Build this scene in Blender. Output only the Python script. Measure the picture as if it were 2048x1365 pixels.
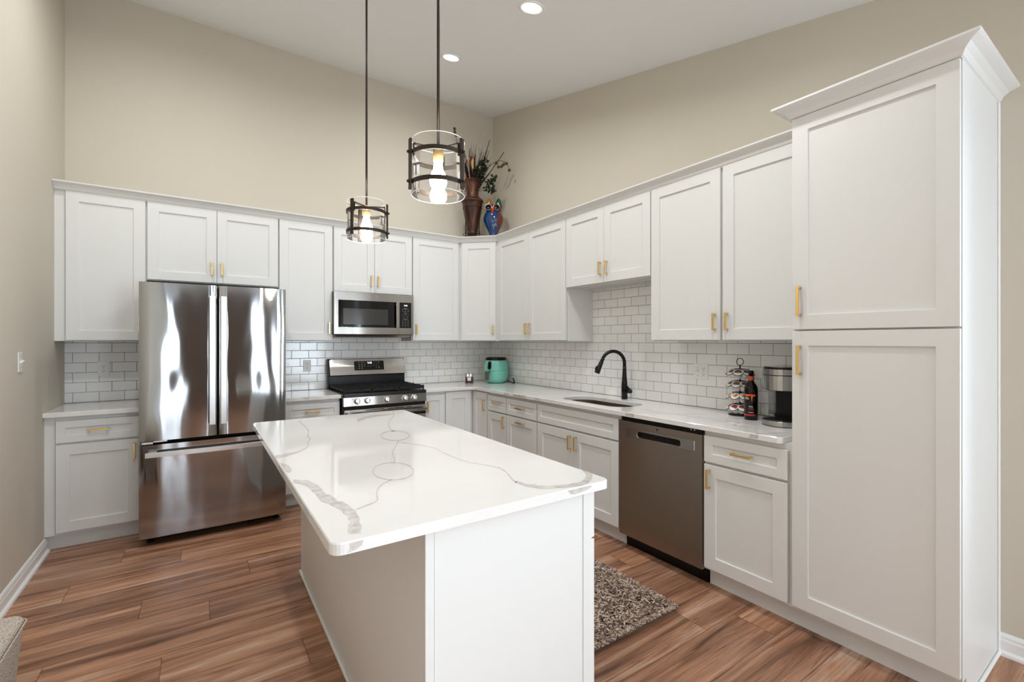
import bpy, bmesh, math, random
from math import sin, cos, pi, radians, sqrt
from mathutils import Matrix, Vector, geometry
import numpy as np

for _o in list(bpy.data.objects):
    bpy.data.objects.remove(_o)
SC = bpy.context.scene
COL = SC.collection

# ------------------------------------------------------------------ camera
YAW = 0.596
CAMZ = 1.3705
cam_d = bpy.data.cameras.new('camera')
cam_d.sensor_width = 36.0
cam_d.lens = 36.0 * 919.9 / 2048.0
cam_d.clip_start = 0.02
cam = bpy.data.objects.new('camera', cam_d)
COL.objects.link(cam)
cam.location = (0, 0, CAMZ)
cam.rotation_euler = (pi / 2, 0, -YAW)
SC.camera = cam

# ------------------------------------------------------------------ view
SC.view_settings.view_transform = 'Standard'
SC.view_settings.look = 'None'
SC.view_settings.exposure = 0.97
SC.view_settings.gamma = 1.0
SC.view_settings.use_curve_mapping = False
SC.cycles.use_denoising = True
SC.cycles.max_bounces = 10
SC.cycles.diffuse_bounces = 5
SC.cycles.glossy_bounces = 5
SC.cycles.transparent_max_bounces = 16
SC.cycles.caustics_reflective = False
SC.cycles.caustics_refractive = False
SC.cycles.sample_clamp_indirect = 6.0

# ------------------------------------------------------------------ daylight outside
WD = bpy.data.worlds.new('sky')
SC.world = WD
WD.use_nodes = True
WD.node_tree.nodes['Background'].inputs[0].default_value = (0.72, 0.86, 1.0, 1)
WD.node_tree.nodes['Background'].inputs[1].default_value = 2.5


def area_light(name, loc, rot, sx, sy, power, col, spread=180):
    d = bpy.data.lights.new(name, 'AREA')
    d.shape = 'RECTANGLE'
    d.size = sx
    d.size_y = sy
    d.energy = power
    d.color = col
    d.spread = radians(spread)
    o = bpy.data.objects.new(name, d)
    COL.objects.link(o)
    o.location = loc
    o.rotation_euler = rot
    return o


# daylight coming through the glazed door and the windows behind the camera, plus added front fill
RWY0, RWY1, RWZ0, RWZ1 = -2.05, 0.10, 0.45, 2.35      # wide window in the right wall
DAY = (0.81, 0.91, 1.0)
area_light('daylight_glazed_door', (-0.60, -3.74, 1.06), (pi / 2, 0, 0), 0.38, 2.1, 10, DAY)
area_light('daylight_window', (1.13, -3.74, 1.16), (pi / 2, 0, 0), 0.44, 1.9, 7, DAY)
area_light('daylight_side_window', (3.06, -0.975, 1.40), (pi / 2, 0, pi / 2), 2.05, 1.8, 55, DAY)
area_light('fill_front_window', (2.27, -3.74, 1.25), (pi / 2, 0, 0), 1.0, 1.7, 50, DAY)  # added fill light for the fronts facing the camera
CAN_POWER = 5.0
BULB_STRENGTH = 38.0

# ------------------------------------------------------------------ room measures
XL, XR, YB, YF = -0.832, 2.911, 4.698, -3.6
CT = 0.9067          # worktop height
CTB = 0.8777


def ceil_z(y):
    return 4.055 - 0.24 * (YB - y)


# ------------------------------------------------------------------ materials
def S(r, g, b):
    def f(v):
        v /= 255.0
        return v / 12.92 if v <= 0.04045 else ((v + 0.055) / 1.055) ** 2.4
    return (f(r), f(g), f(b), 1.0)


def newmat(name):
    m = bpy.data.materials.new(name)
    m.use_nodes = True
    nt = m.node_tree
    return m, nt, nt.nodes['Principled BSDF']


def mat(name, col, rough=0.5, metal=0.0, spec=0.5, coat=0.0, emit=None, estr=0.0, bump=None):
    m, nt, p = newmat(name)
    p.inputs['Base Color'].default_value = col
    p.inputs['Roughness'].default_value = rough
    p.inputs['Metallic'].default_value = metal
    p.inputs['Specular IOR Level'].default_value = spec
    p.inputs['Coat Weight'].default_value = coat
    p.inputs['Coat Roughness'].default_value = 0.08
    if emit:
        p.inputs['Emission Color'].default_value = emit
        p.inputs['Emission Strength'].default_value = estr
    if bump:
        scale, strength, dist = bump
        tc = nt.nodes.new('ShaderNodeTexCoord')
        n = nt.nodes.new('ShaderNodeTexNoise')
        n.inputs['Scale'].default_value = scale
        n.inputs['Detail'].default_value = 3
        b = nt.nodes.new('ShaderNodeBump')
        b.inputs['Strength'].default_value = strength
        b.inputs['Distance'].default_value = dist
        nt.links.new(tc.outputs['Object'], n.inputs['Vector'])
        nt.links.new(n.outputs['Fac'], b.inputs['Height'])
        nt.links.new(b.outputs['Normal'], p.inputs['Normal'])
    return m


def ramp(nt, stops, interp='LINEAR'):
    r = nt.nodes.new('ShaderNodeValToRGB')
    r.color_ramp.interpolation = interp
    e = r.color_ramp.elements
    while len(e) < len(stops):
        e.new(0.5)
    for el, (p, c) in zip(e, stops):
        el.position = p
        el.color = c
    return r


def mth(nt, op, a, b=None, c=None):
    n = nt.nodes.new('ShaderNodeMath')
    n.operation = op
    for i, v in enumerate((a, b, c)):
        if v is None:
            continue
        if isinstance(v, (int, float)):
            n.inputs[i].default_value = v
        else:
            nt.links.new(v, n.inputs[i])
    return n.outputs[0]


def brushed(name, col, rough=0.2, aniso=0.75, rot=0.25, wave=0.0, wave_scale=(5, 5, 0.9)):
    m, nt, p = newmat(name)
    p.inputs['Base Color'].default_value = col
    p.inputs['Metallic'].default_value = 1.0
    p.inputs['Roughness'].default_value = rough
    p.inputs['Anisotropic'].default_value = aniso
    p.inputs['Anisotropic Rotation'].default_value = rot
    t = nt.nodes.new('ShaderNodeTangent')
    t.direction_type = 'RADIAL'
    t.axis = 'Z'
    nt.links.new(t.outputs[0], p.inputs['Tangent'])
    if wave:
        tc = nt.nodes.new('ShaderNodeTexCoord')
        mp = nt.nodes.new('ShaderNodeMapping')
        mp.inputs['Scale'].default_value = wave_scale
        n = nt.nodes.new('ShaderNodeTexNoise')
        n.inputs['Scale'].default_value = 1.0
        n.inputs['Detail'].default_value = 1.0
        b = nt.nodes.new('ShaderNodeBump')
        b.inputs['Strength'].default_value = 1.0
        b.inputs['Distance'].default_value = wave
        nt.links.new(tc.outputs['Object'], mp.inputs['Vector'])
        nt.links.new(mp.outputs['Vector'], n.inputs['Vector'])
        nt.links.new(n.outputs['Fac'], b.inputs['Height'])
        nt.links.new(b.outputs['Normal'], p.inputs['Normal'])
    return m


def thin_glass(name, tint=(1, 1, 1, 1), refl=0.9, base=0.03):
    m = bpy.data.materials.new(name)
    m.use_nodes = True
    nt = m.node_tree
    nt.nodes.clear()
    out = nt.nodes.new('ShaderNodeOutputMaterial')
    tr = nt.nodes.new('ShaderNodeBsdfTransparent')
    tr.inputs[0].default_value = tint
    gl = nt.nodes.new('ShaderNodeBsdfGlossy')
    gl.inputs['Roughness'].default_value = 0.03
    gl.inputs['Color'].default_value = (1, 1, 1, 1)
    lw = nt.nodes.new('ShaderNodeLayerWeight')
    lw.inputs['Blend'].default_value = 0.25
    f = mth(nt, 'MULTIPLY_ADD', lw.outputs['Fresnel'], refl, base)
    mx = nt.nodes.new('ShaderNodeMixShader')
    nt.links.new(f, mx.inputs[0])
    nt.links.new(tr.outputs[0], mx.inputs[1])
    nt.links.new(gl.outputs[0], mx.inputs[2])
    nt.links.new(mx.outputs[0], out.inputs[0])
    return m


def quartz_mat(name):
    m, nt, p = newmat(name)
    tc = nt.nodes.new('ShaderNodeTexCoord')
    n1 = nt.nodes.new('ShaderNodeTexNoise')
    n1.inputs['Scale'].default_value = 3.0
    n1.inputs['Detail'].default_value = 3
    nt.links.new(tc.outputs['Object'], n1.inputs['Vector'])
    r = ramp(nt, [(0.3, S(228, 226, 223)), (0.7, S(234, 232, 229))])
    nt.links.new(n1.outputs['Fac'], r.inputs[0])
    nt.links.new(r.outputs[0], p.inputs['Base Color'])
    p.inputs['Roughness'].default_value = 0.06
    p.inputs['Specular IOR Level'].default_value = 0.6
    return m


def vein_mat(name):
    m, nt, p = newmat(name)
    tc = nt.nodes.new('ShaderNodeTexCoord')
    n1 = nt.nodes.new('ShaderNodeTexNoise')
    n1.inputs['Scale'].default_value = 45
    n1.inputs['Detail'].default_value = 6
    nt.links.new(tc.outputs['Object'], n1.inputs['Vector'])
    r = ramp(nt, [(0.3, S(184, 178, 172)), (0.65, S(212, 207, 202))])
    nt.links.new(n1.outputs['Fac'], r.inputs[0])
    nt.links.new(r.outputs[0], p.inputs['Base Color'])
    p.inputs['Roughness'].default_value = 0.09
    p.inputs['Specular IOR Level'].default_value = 0.55
    return m


def tile_mat(name, axis, phase):
    """running bond ceramic tile in real sizes; axis is the world axis along the wall"""
    m, nt, p = newmat(name)
    geo = nt.nodes.new('ShaderNodeNewGeometry')
    sp = nt.nodes.new('ShaderNodeSeparateXYZ')
    nt.links.new(geo.outputs['Position'], sp.inputs[0])
    W, Hh = 0.1492, 0.0746
    u = mth(nt, 'DIVIDE', mth(nt, 'SUBTRACT', sp.outputs[axis], phase), W)
    v = mth(nt, 'DIVIDE', mth(nt, 'SUBTRACT', sp.outputs['Z'], 0.9082), Hh)
    row = mth(nt, 'FLOOR', v)
    half = mth(nt, 'MULTIPLY', mth(nt, 'MODULO', mth(nt, 'ADD', row, 100), 2), 0.5)
    uu = mth(nt, 'ADD', u, half)
    fu = mth(nt, 'FRACT', mth(nt, 'ADD', uu, 50))
    fv = mth(nt, 'FRACT', mth(nt, 'ADD', v, 50))
    du = mth(nt, 'MULTIPLY', mth(nt, 'MINIMUM', fu, mth(nt, 'SUBTRACT', 1, fu)), W)
    dv = mth(nt, 'MULTIPLY', mth(nt, 'MINIMUM', fv, mth(nt, 'SUBTRACT', 1, fv)), Hh)
    d = mth(nt, 'MINIMUM', du, dv)
    g = mth(nt, 'GREATER_THAN', d, 0.0012)
    cid = nt.nodes.new('ShaderNodeCombineXYZ')
    nt.links.new(mth(nt, 'FLOOR', mth(nt, 'ADD', uu, 50)), cid.inputs[0])
    nt.links.new(row, cid.inputs[1])
    wn = nt.nodes.new('ShaderNodeTexWhiteNoise')
    nt.links.new(cid.outputs[0], wn.inputs['Vector'])
    tone = ramp(nt, [(0, S(236, 235, 232)), (1, S(242, 241, 239))])
    nt.links.new(wn.outputs['Value'], tone.inputs[0])
    mx = nt.nodes.new('ShaderNodeMix')
    mx.data_type = 'RGBA'
    mx.inputs['A'].default_value = S(104, 100, 95)
    nt.links.new(g, mx.inputs['Factor'])
    nt.links.new(tone.outputs[0], mx.inputs['B'])
    nt.links.new(mx.outputs['Result'], p.inputs['Base Color'])
    nt.links.new(mth(nt, 'MULTIPLY_ADD', g, -0.62, 0.75), p.inputs['Roughness'])
    hgt = mth(nt, 'MULTIPLY', mth(nt, 'MINIMUM', d, 0.003), 1.0)
    tc = nt.nodes.new('ShaderNodeTexNoise')
    tc.inputs['Scale'].default_value = 9
    nt.links.new(geo.outputs['Position'], tc.inputs['Vector'])
    hh = mth(nt, 'MULTIPLY_ADD', tc.outputs['Fac'], 0.0012, hgt)
    b = nt.nodes.new('ShaderNodeBump')
    b.inputs['Strength'].default_value = 0.6
    b.inputs['Distance'].default_value = 1.0
    nt.links.new(hh, b.inputs['Height'])
    nt.links.new(b.outputs['Normal'], p.inputs['Normal'])
    return m


def floor_mat(name):
    m, nt, p = newmat(name)
    geo = nt.nodes.new('ShaderNodeNewGeometry')
    sp = nt.nodes.new('ShaderNodeSeparateXYZ')
    nt.links.new(geo.outputs['Position'], sp.inputs[0])
    PW, PL = 0.2025, 1.22
    v = mth(nt, 'ADD', mth(nt, 'DIVIDE', mth(nt, 'SUBTRACT', sp.outputs['Y'], 3.714), PW), 40)
    row = mth(nt, 'FLOOR', v)
    # joint position of each board row
    joints = {40: -0.405, 39: -0.10, 38: 0.62, 37: 0.245, 36: -0.252, 35: 0.04, 34: -0.545, 33: -0.137, 32: 0.389,
              31: 0.95, 30: 0.45, 29: 0.75, 28: 1.987, 27: 2.214, 26: 2.36, 25: 1.74}
    st = []
    for i in range(25, 42):
        st.append(((i - 24.5) / 20.0, joints.get(i, 0.3)))
    rr = nt.nodes.new('ShaderNodeValToRGB')
    rr.color_ramp.interpolation = 'CONSTANT'
    e = rr.color_ramp.elements
    while len(e) < len(st):
        e.new(0.5)
    for el, (q, val) in zip(e, st):
        el.position = q
        c = (val + 1.0) / 4.0
        el.color = (c, c, c, 1)
    nt.links.new(mth(nt, 'DIVIDE', mth(nt, 'SUBTRACT', row, 24), 20.0), rr.inputs[0])
    off = mth(nt, 'MULTIPLY_ADD', rr.outputs[0], 4.0, -1.0)
    u = mth(nt, 'ADD', mth(nt, 'DIVIDE', mth(nt, 'SUBTRACT', sp.outputs['X'], off), PL), 20)
    colm = mth(nt, 'FLOOR', u)
    cid = nt.nodes.new('ShaderNodeCombineXYZ')
    nt.links.new(colm, cid.inputs[0])
    nt.links.new(row, cid.inputs[1])
    wn = nt.nodes.new('ShaderNodeTexWhiteNoise')
    nt.links.new(cid.outputs[0], wn.inputs['Vector'])
    # grain coordinates, shifted for each board
    sh = nt.nodes.new('ShaderNodeVectorMath')
    sh.operation = 'MULTIPLY_ADD'
    nt.links.new(wn.outputs['Color'], sh.inputs[0])
    sh.inputs[1].default_value = (13, 7, 5)
    nt.links.new(geo.outputs['Position'], sh.inputs[2])

    def noise(scale, detail, dist=0.0, rough=0.55):
        mp = nt.nodes.new('ShaderNodeMapping')
        mp.inputs['Scale'].default_value = scale
        nt.links.new(sh.outputs[0], mp.inputs['Vector'])
        n = nt.nodes.new('ShaderNodeTexNoise')
        n.inputs['Scale'].default_value = 1
        n.inputs['Detail'].default_value = detail
        n.inputs['Roughness'].default_value = rough
        n.inputs['Distortion'].default_value = dist
        nt.links.new(mp.outputs[0], n.inputs['Vector'])
        return n.outputs['Fac']
    broad = noise((0.9, 13, 1), 4, 0.8)
    fine = noise((5, 150, 1), 4, 0.2, 0.7)
    streak = noise((1.3, 26, 1), 3, 1.4)
    r1 = ramp(nt, [(0.28, S(104, 71, 52)), (0.45, S(158, 114, 88)), (0.57, S(184, 138, 108)), (0.72, S(201, 170, 147))])
    nt.links.new(broad, r1.inputs[0])
    # dark knots and smoky streaks
    r2 = ramp(nt, [(0.30, (1.08, 1.20, 1.32, 1)), (0.42, (1, 1, 1, 1)), (0.62, (1, 1, 1, 1)), (0.73, (0.50, 0.44, 0.41, 1))])
    nt.links.new(streak, r2.inputs[0])
    r3 = ramp(nt, [(0.30, (0.62, 0.60, 0.60, 1)), (0.52, (1.0, 1.0, 1.0, 1)), (0.7, (1.16, 1.15, 1.14, 1))])
    crack = noise((3.2, 70, 1), 2, 0.6)
    r6 = ramp(nt, [(0.66, (1, 1, 1, 1)), (0.73, (0.34, 0.30, 0.28, 1))])
    nt.links.new(crack, r6.inputs[0])
    nt.links.new(fine, r3.inputs[0])

    def mul(a, b, fac=1.0):
        x = nt.nodes.new('ShaderNodeMix')
        x.data_type = 'RGBA'
        x.blend_type = 'MULTIPLY'
        x.inputs['Factor'].default_value = fac
        nt.links.new(a, x.inputs['A'])
        nt.links.new(b, x.inputs['B'])
        return x.outputs['Result']
    c = mul(mul(mul(r1.outputs[0], r2.outputs[0]), r3.outputs[0]), r6.outputs[0])
    r4 = ramp(nt, [(0, (0.80, 0.80, 0.82, 1)), (0.5, (0.98, 0.97, 0.96, 1)), (1, (1.12, 1.08, 1.03, 1))])
    nt.links.new(wn.outputs['Value'], r4.inputs[0])
    c = mul(c, r4.outputs[0])
    fv = mth(nt, 'FRACT', v)
    fu = mth(nt, 'FRACT', u)
    dv = mth(nt, 'MULTIPLY', mth(nt, 'MINIMUM', fv, mth(nt, 'SUBTRACT', 1, fv)), PW)
    du = mth(nt, 'MULTIPLY', mth(nt, 'MINIMUM', fu, mth(nt, 'SUBTRACT', 1, fu)), PL)
    d = mth(nt, 'MINIMUM', du, dv)
    r5 = ramp(nt, [(0.0, (0.45, 0.42, 0.40, 1)), (0.0016, (1, 1, 1, 1))])
    nt.links.new(d, r5.inputs[0])
    c = mul(c, r5.outputs[0])
    nt.links.new(c, p.inputs['Base Color'])
    nt.links.new(mth(nt, 'MULTIPLY_ADD', fine, 0.12, 0.24), p.inputs['Roughness'])
    p.inputs['Specular IOR Level'].default_value = 0.4
    b = nt.nodes.new('ShaderNodeBump')
    b.inputs['Strength'].default_value = 0.25
    b.inputs['Distance'].default_value = 0.002
    nt.links.new(mth(nt, 'MULTIPLY_ADD', mth(nt, 'MINIMUM', d, 0.002), 200, fine), b.inputs['Height'])
    nt.links.new(b.outputs['Normal'], p.inputs['Normal'])
    return m


def speckle_mat(name, c1, c2, c3, scale=260, bump=0.5):
    m, nt, p = newmat(name)
    tc = nt.nodes.new('ShaderNodeTexCoord')
    n = nt.nodes.new('ShaderNodeTexNoise')
    n.inputs['Scale'].default_value = scale
    n.inputs['Detail'].default_value = 2
    nt.links.new(tc.outputs['Object'], n.inputs['Vector'])
    r = ramp(nt, [(0.33, c3), (0.42, c2), (0.6, c1)])
    nt.links.new(n.outputs['Fac'], r.inputs[0])
    nt.links.new(r.outputs[0], p.inputs['Base Color'])
    p.inputs['Roughness'].default_value = 0.95
    p.inputs['Specular IOR Level'].default_value = 0.1
    b = nt.nodes.new('ShaderNodeBump')
    b.inputs['Strength'].default_value = bump
    b.inputs['Distance'].default_value = 0.004
    nt.links.new(n.outputs['Fac'], b.inputs['Height'])
    nt.links.new(b.outputs['Normal'], p.inputs['Normal'])
    return m


def yarn_mat(name, cols):
    """each loose yarn of the rug gets its own tone"""
    m, nt, p = newmat(name)
    g = nt.nodes.new('ShaderNodeNewGeometry')
    n = len(cols)
    r = ramp(nt, [(i / n, c) for i, c in enumerate(cols)], 'CONSTANT')
    nt.links.new(g.outputs['Random Per Island'], r.inputs[0])
    nt.links.new(r.outputs[0], p.inputs['Base Color'])
    p.inputs['Roughness'].default_value = 0.9
    p.inputs['Specular IOR Level'].default_value = 0.15
    return m


def vase_mat(name):
    m, nt, p = newmat(name)
    tc = nt.nodes.new('ShaderNodeTexCoord')
    mp = nt.nodes.new('ShaderNodeMapping')
    mp.inputs['Scale'].default_value = (22, 22, 3)
    n = nt.nodes.new('ShaderNodeTexNoise')
    n.inputs['Scale'].default_value = 1
    n.inputs['Detail'].default_value = 4
    nt.links.new(tc.outputs['Object'], mp.inputs['Vector'])
    nt.links.new(mp.outputs[0], n.inputs['Vector'])
    r = ramp(nt, [(0.3, S(30, 18, 13)), (0.5, S(70, 40, 26)), (0.7, S(104, 66, 44))])
    nt.links.new(n.outputs['Fac'], r.inputs[0])
    nt.links.new(r.outputs[0], p.inputs['Base Color'])
    p.inputs['Roughness'].default_value = 0.38
    p.inputs['Metallic'].default_value = 0.35
    return m


M = {}
M['white'] = mat('cabinet_white', S(224, 224, 221), 0.38, spec=0.4)
M['inner'] = mat('cabinet_inside', S(205, 203, 198), 0.6)
M['trim'] = mat('trim_white', S(238, 238, 236), 0.35)
M['wall'] = mat('wall_paint', S(206, 198, 183), 0.85, spec=0.25, bump=(140, 0.06, 0.002))
M['reflected_dark'] = mat('brown_for_reflection', S(112, 96, 84), 0.85, spec=0.25)  # unseen front wall, coloured dark so the refrigerator reflects brown
M['ceil'] = mat('ceiling_paint', S(240, 241, 242), 0.9, spec=0.2, bump=(160, 0.05, 0.002))
M['floor'] = floor_mat('wood_floor')
M['tileb'] = tile_mat('tile_back', 'X', -0.49)
M['tiler'] = tile_mat('tile_right', 'Y', 2.402)
M['quartz'] = quartz_mat('quartz')
M['vein'] = vein_mat('quartz_vein')
M['steel'] = brushed('brushed_steel', (0.42, 0.425, 0.43, 1), 0.085, 0.88, wave=0.005, wave_scale=(5, 5, 2.0))
M['steel_flat'] = brushed('brushed_steel_small', (0.43, 0.41, 0.39, 1), 0.17, 0.7, wave=0.0015, wave_scale=(7, 7, 2))
M['steel_dark'] = brushed('brushed_steel_dark', (0.37, 0.315, 0.265, 1), 0.30, 0.6)
M['handle_steel'] = mat('satin_steel', (0.80, 0.80, 0.80, 1), 0.30, 1.0)
M['chrome'] = mat('polished_steel', (0.72, 0.71, 0.70, 1), 0.10, 1.0)
M['sinksteel'] = mat('sink_steel', (0.40, 0.35, 0.29, 1), 0.25, 1.0)
M['brass'] = mat('brass', (0.92, 0.60, 0.20, 1), 0.27, 1.0)
M['black'] = mat('black_plastic', S(8, 8, 9), 0.32, spec=0.28)
M['gap'] = mat('dark_seal', S(10, 10, 11), 0.8)
M['matte_black'] = mat('matte_black', S(12, 11, 11), 0.34, 0.0, spec=0.35)
M['iron'] = mat('cast_iron', S(17, 15, 14), 0.55, spec=0.3)
M['black_glass'] = mat('black_glass', S(9, 8, 8), 0.05, spec=0.42)
M['oven_window'] = mat('smoked_glass', S(52, 49, 46), 0.12, spec=0.6)
M['bronze'] = mat('oiled_bronze', S(44, 33, 25), 0.48, 0.4)
M['glass'] = thin_glass('lamp_glass')
M['glassrim'] = mat('glass_rim', S(235, 235, 232), 0.12)
M['clear'] = thin_glass('clear_plastic', (0.93, 0.94, 0.95, 1), 0.7, 0.04)
M['bulb'] = mat('lit_bulb', (1, 0.9, 0.75, 1), 0.4, emit=(1.0, 0.90, 0.77, 1), estr=BULB_STRENGTH)
M['socket'] = mat('socket_brass', S(214, 176, 118), 0.4, 0.3)
M['led'] = mat('lit_lens', (1, 1, 1, 1), 0.5, emit=(1, 0.97, 0.92, 1), estr=14.0)
M['plate'] = mat('outlet_white', S(234, 233, 229), 0.35)
M['slot'] = mat('outlet_slot', S(60, 56, 52), 0.6)
M['teal'] = mat('teal_enamel', S(118, 196, 178), 0.16, coat=0.5)
M['tealdark'] = mat('teal_seam', S(70, 140, 126), 0.3)
M['grey_handle'] = mat('grey_plastic', S(92, 84, 80), 0.35)
M['display'] = mat('lit_digits', (0.6, 0.75, 1, 1), 0.4, emit=(0.62, 0.74, 1.0, 1), estr=3.0)
M['mark'] = mat('printed_marks', S(150, 146, 140), 0.5)
M['amber'] = mat('amber_wax', S(104, 44, 26), 0.35)
M['label_white'] = mat('paper_label', S(232, 230, 226), 0.6)
M['flame'] = mat('flame', (1, 0.8, 0.4, 1), 0.5, emit=(1.0, 0.72, 0.34, 1), estr=9.0)
M['podcup'] = mat('pod_cup', S(228, 226, 222), 0.45)
M['podbrown'] = mat('pod_lid_brown', S(104, 76, 60), 0.4)
M['podorange'] = mat('pod_lid_orange', S(226, 132, 30), 0.4)
M['podred'] = mat('pod_lid_red', S(142, 52, 50), 0.4)
M['podrim'] = mat('pod_lid_rim', S(236, 235, 232), 0.35)
M['syrup'] = mat('dark_syrup', S(10, 4, 3), 0.07, spec=0.35)
M['orange'] = mat('orange_print', S(226, 92, 24), 0.4)
M['redband'] = mat('red_band', S(214, 40, 30), 0.35)
M['amberband'] = mat('amber_neck_band', S(176, 78, 34), 0.35)
M['vase'] = vase_mat('copper_brown_glaze')
M['wrought'] = mat('wrought_iron', S(28, 23, 20), 0.5, 0.4)
M['twig'] = mat('dark_twig', S(34, 22, 18), 0.75, spec=0.2)
M['leaf'] = mat('dried_leaf', S(34, 50, 22), 0.6, spec=0.3)
M['berry'] = mat('seed_ball', S(84, 56, 38), 0.6)
M['feather'] = mat('pale_plume', S(196, 186, 170), 0.9)
M['wheat'] = mat('dry_wheat', S(196, 146, 82), 0.8)
M['coral'] = mat('coral_bloom', S(190, 98, 70), 0.8)
M['blue'] = mat('blue_glaze', S(12, 54, 104), 0.10, coat=0.6)
M['rust'] = mat('rust_glaze', S(104, 34, 24), 0.15, coat=0.5)
M['redorange'] = mat('orange_beak', S(216, 76, 34), 0.2)
M['gold'] = mat('ochre_glaze', S(146, 98, 42), 0.15, coat=0.5)
M['green'] = mat('green_glaze', S(12, 78, 44), 0.12, coat=0.5)
M['fabric'] = speckle_mat('woven_fabric', S(206, 196, 184), S(176, 164, 152), S(96, 88, 84))
M['yarn'] = yarn_mat('rug_yarn', [S(150, 128, 112), S(186, 162, 142), S(118, 98, 86), S(206, 190, 176), S(168, 146, 128), S(96, 80, 72)])
M['rugbase'] = mat('rug_backing', S(84, 70, 60), 0.95)
M['window'] = thin_glass('window_glass')


# ------------------------------------------------------------------ mesh builder
class MB:
    def __init__(s, T=None):
        s.v = []
        s.f = []
        s.m = []
        s.s = []
        s.T = T

    def add(s, vs, fs, mi=0, sm=False):
        n = len(s.v)
        if s.T is not None:
            vs = [tuple(s.T @ Vector(p)) for p in vs]
        s.v += [tuple(p) for p in vs]
        s.f += [tuple(i + n for i in f) for f in fs]
        s.m += [mi] * len(fs)
        s.s += [sm] * len(fs)
        return s

    def box(s, a, b, mi=0):
        x0, y0, z0 = [min(p, q) for p, q in zip(a, b)]
        x1, y1, z1 = [max(p, q) for p, q in zip(a, b)]
        return s.add([(x0, y0, z0), (x1, y0, z0), (x1, y1, z0), (x0, y1, z0), (x0, y0, z1), (x1, y0, z1), (x1, y1, z1), (x0, y1, z1)],
                     [(0, 3, 2, 1), (4, 5, 6, 7), (0, 1, 5, 4), (1, 2, 6, 5), (2, 3, 7, 6), (3, 0, 4, 7)], mi)

    def lathe(s, prof, c=(0, 0, 0), n=32, mi=0, sm=True, sx=1, sy=1, closed=False):
        vs, fs = [], []
        k = len(prof)
        for r, z in prof:
            for i in range(n):
                a = 2 * pi * i / n
                vs.append((c[0] + r * sx * cos(a), c[1] + r * sy * sin(a), c[2] + z))
        for j in range(k - 1 if not closed else k):
            j2 = (j + 1) % k
            for i in range(n):
                i2 = (i + 1) % n
                fs.append((j * n + i, j * n + i2, j2 * n + i2, j2 * n + i))
        if not closed:
            if prof[0][0] > 1e-6:
                fs.append(tuple(reversed(range(n))))
            if prof[-1][0] > 1e-6:
                fs.append(tuple((k - 1) * n + i for i in range(n)))
        return s.add(vs, fs, mi, sm)

    def tube(s, pts, r, n=10, mi=0, sm=True, closed=False):
        P = [Vector(p) for p in pts]
        k = len(P)
        R = r if isinstance(r, (list, tuple)) else [r] * k
        vs, fs = [], []
        nrm = None
        for i in range(k):
            if closed:
                t = P[(i + 1) % k] - P[i - 1]
            else:
                t = P[min(k - 1, i + 1)] - P[max(0, i - 1)]
            t.normalize()
            if nrm is None:
                nrm = t.orthogonal().normalized()
            else:
                nrm = (nrm - t * nrm.dot(t))
                if nrm.length < 1e-6:
                    nrm = t.orthogonal()
                nrm.normalize()
            b = t.cross(nrm)
            for j in range(n):
                a = 2 * pi * j / n
                vs.append(tuple(P[i] + (nrm * cos(a) + b * sin(a)) * R[i]))
        for i in range(k if closed else k - 1):
            i2 = (i + 1) % k
            for j in range(n):
                j2 = (j + 1) % n
                fs.append((i * n + j, i * n + j2, i2 * n + j2, i2 * n + j))
        if not closed:
            fs.append(tuple(reversed(range(n))))
            fs.append(tuple((k - 1) * n + j for j in range(n)))
        return s.add(vs, fs, mi, sm)

    def ball(s, c, r, nu=12, nv=8, mi=0, sc=(1, 1, 1)):
        prof = [(max(1e-4, r * sin(pi * j / nv)), -r * cos(pi * j / nv)) for j in range(nv + 1)]
        vs, fs = [], []
        for q, z in prof:
            for i in range(nu):
                a = 2 * pi * i / nu
                vs.append((c[0] + q * cos(a) * sc[0], c[1] + q * sin(a) * sc[1], c[2] + z * sc[2]))
        for j in range(nv):
            for i in range(nu):
                i2 = (i + 1) % nu
                fs.append((j * nu + i, j * nu + i2, (j + 1) * nu + i2, (j + 1) * nu + i))
        return s.add(vs, fs, mi, True)

    def prism(s, outer, z0, z1, holes=(), mi=0, cham=0.0):
        """upright slab over a polygon (counter-clockwise), chamfered at its top rim"""
        loops = [list(outer)] + [list(h) for h in holes]
        base = [Vector((p[0], p[1], 0)) for lp in loops for p in lp]
        tris = geometry.tessellate_polygon([[Vector((p[0], p[1], 0)) for p in lp] for lp in loops])
        N = len(base)
        ins = []
        for li, lp in enumerate(loops):
            ins += offset_poly(lp, cham if li == 0 else cham)
        bot = [(p.x, p.y, z0) for p in base]
        mid = [(p.x, p.y, z1 - cham) for p in base]
        top = [(q[0], q[1], z1) for q in ins]
        fs = []
        for t in tris:
            a, b, c = t
            cr = (base[b] - base[a]).cross(base[c] - base[a]).z
            t = (a, b, c) if cr > 0 else (c, b, a)
            fs.append(tuple(i + 2 * N for i in t))
            fs.append(tuple(reversed(t)))
        n = 0
        for lp in loops:
            k = len(lp)
            for i in range(k):
                a, b = n + i, n + (i + 1) % k
                fs.append((a, b, b + N, a + N))
                fs.append((a + N, b + N, b + 2 * N, a + 2 * N))
            n += k
        return s.add(bot + mid + top, fs, mi)

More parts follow.
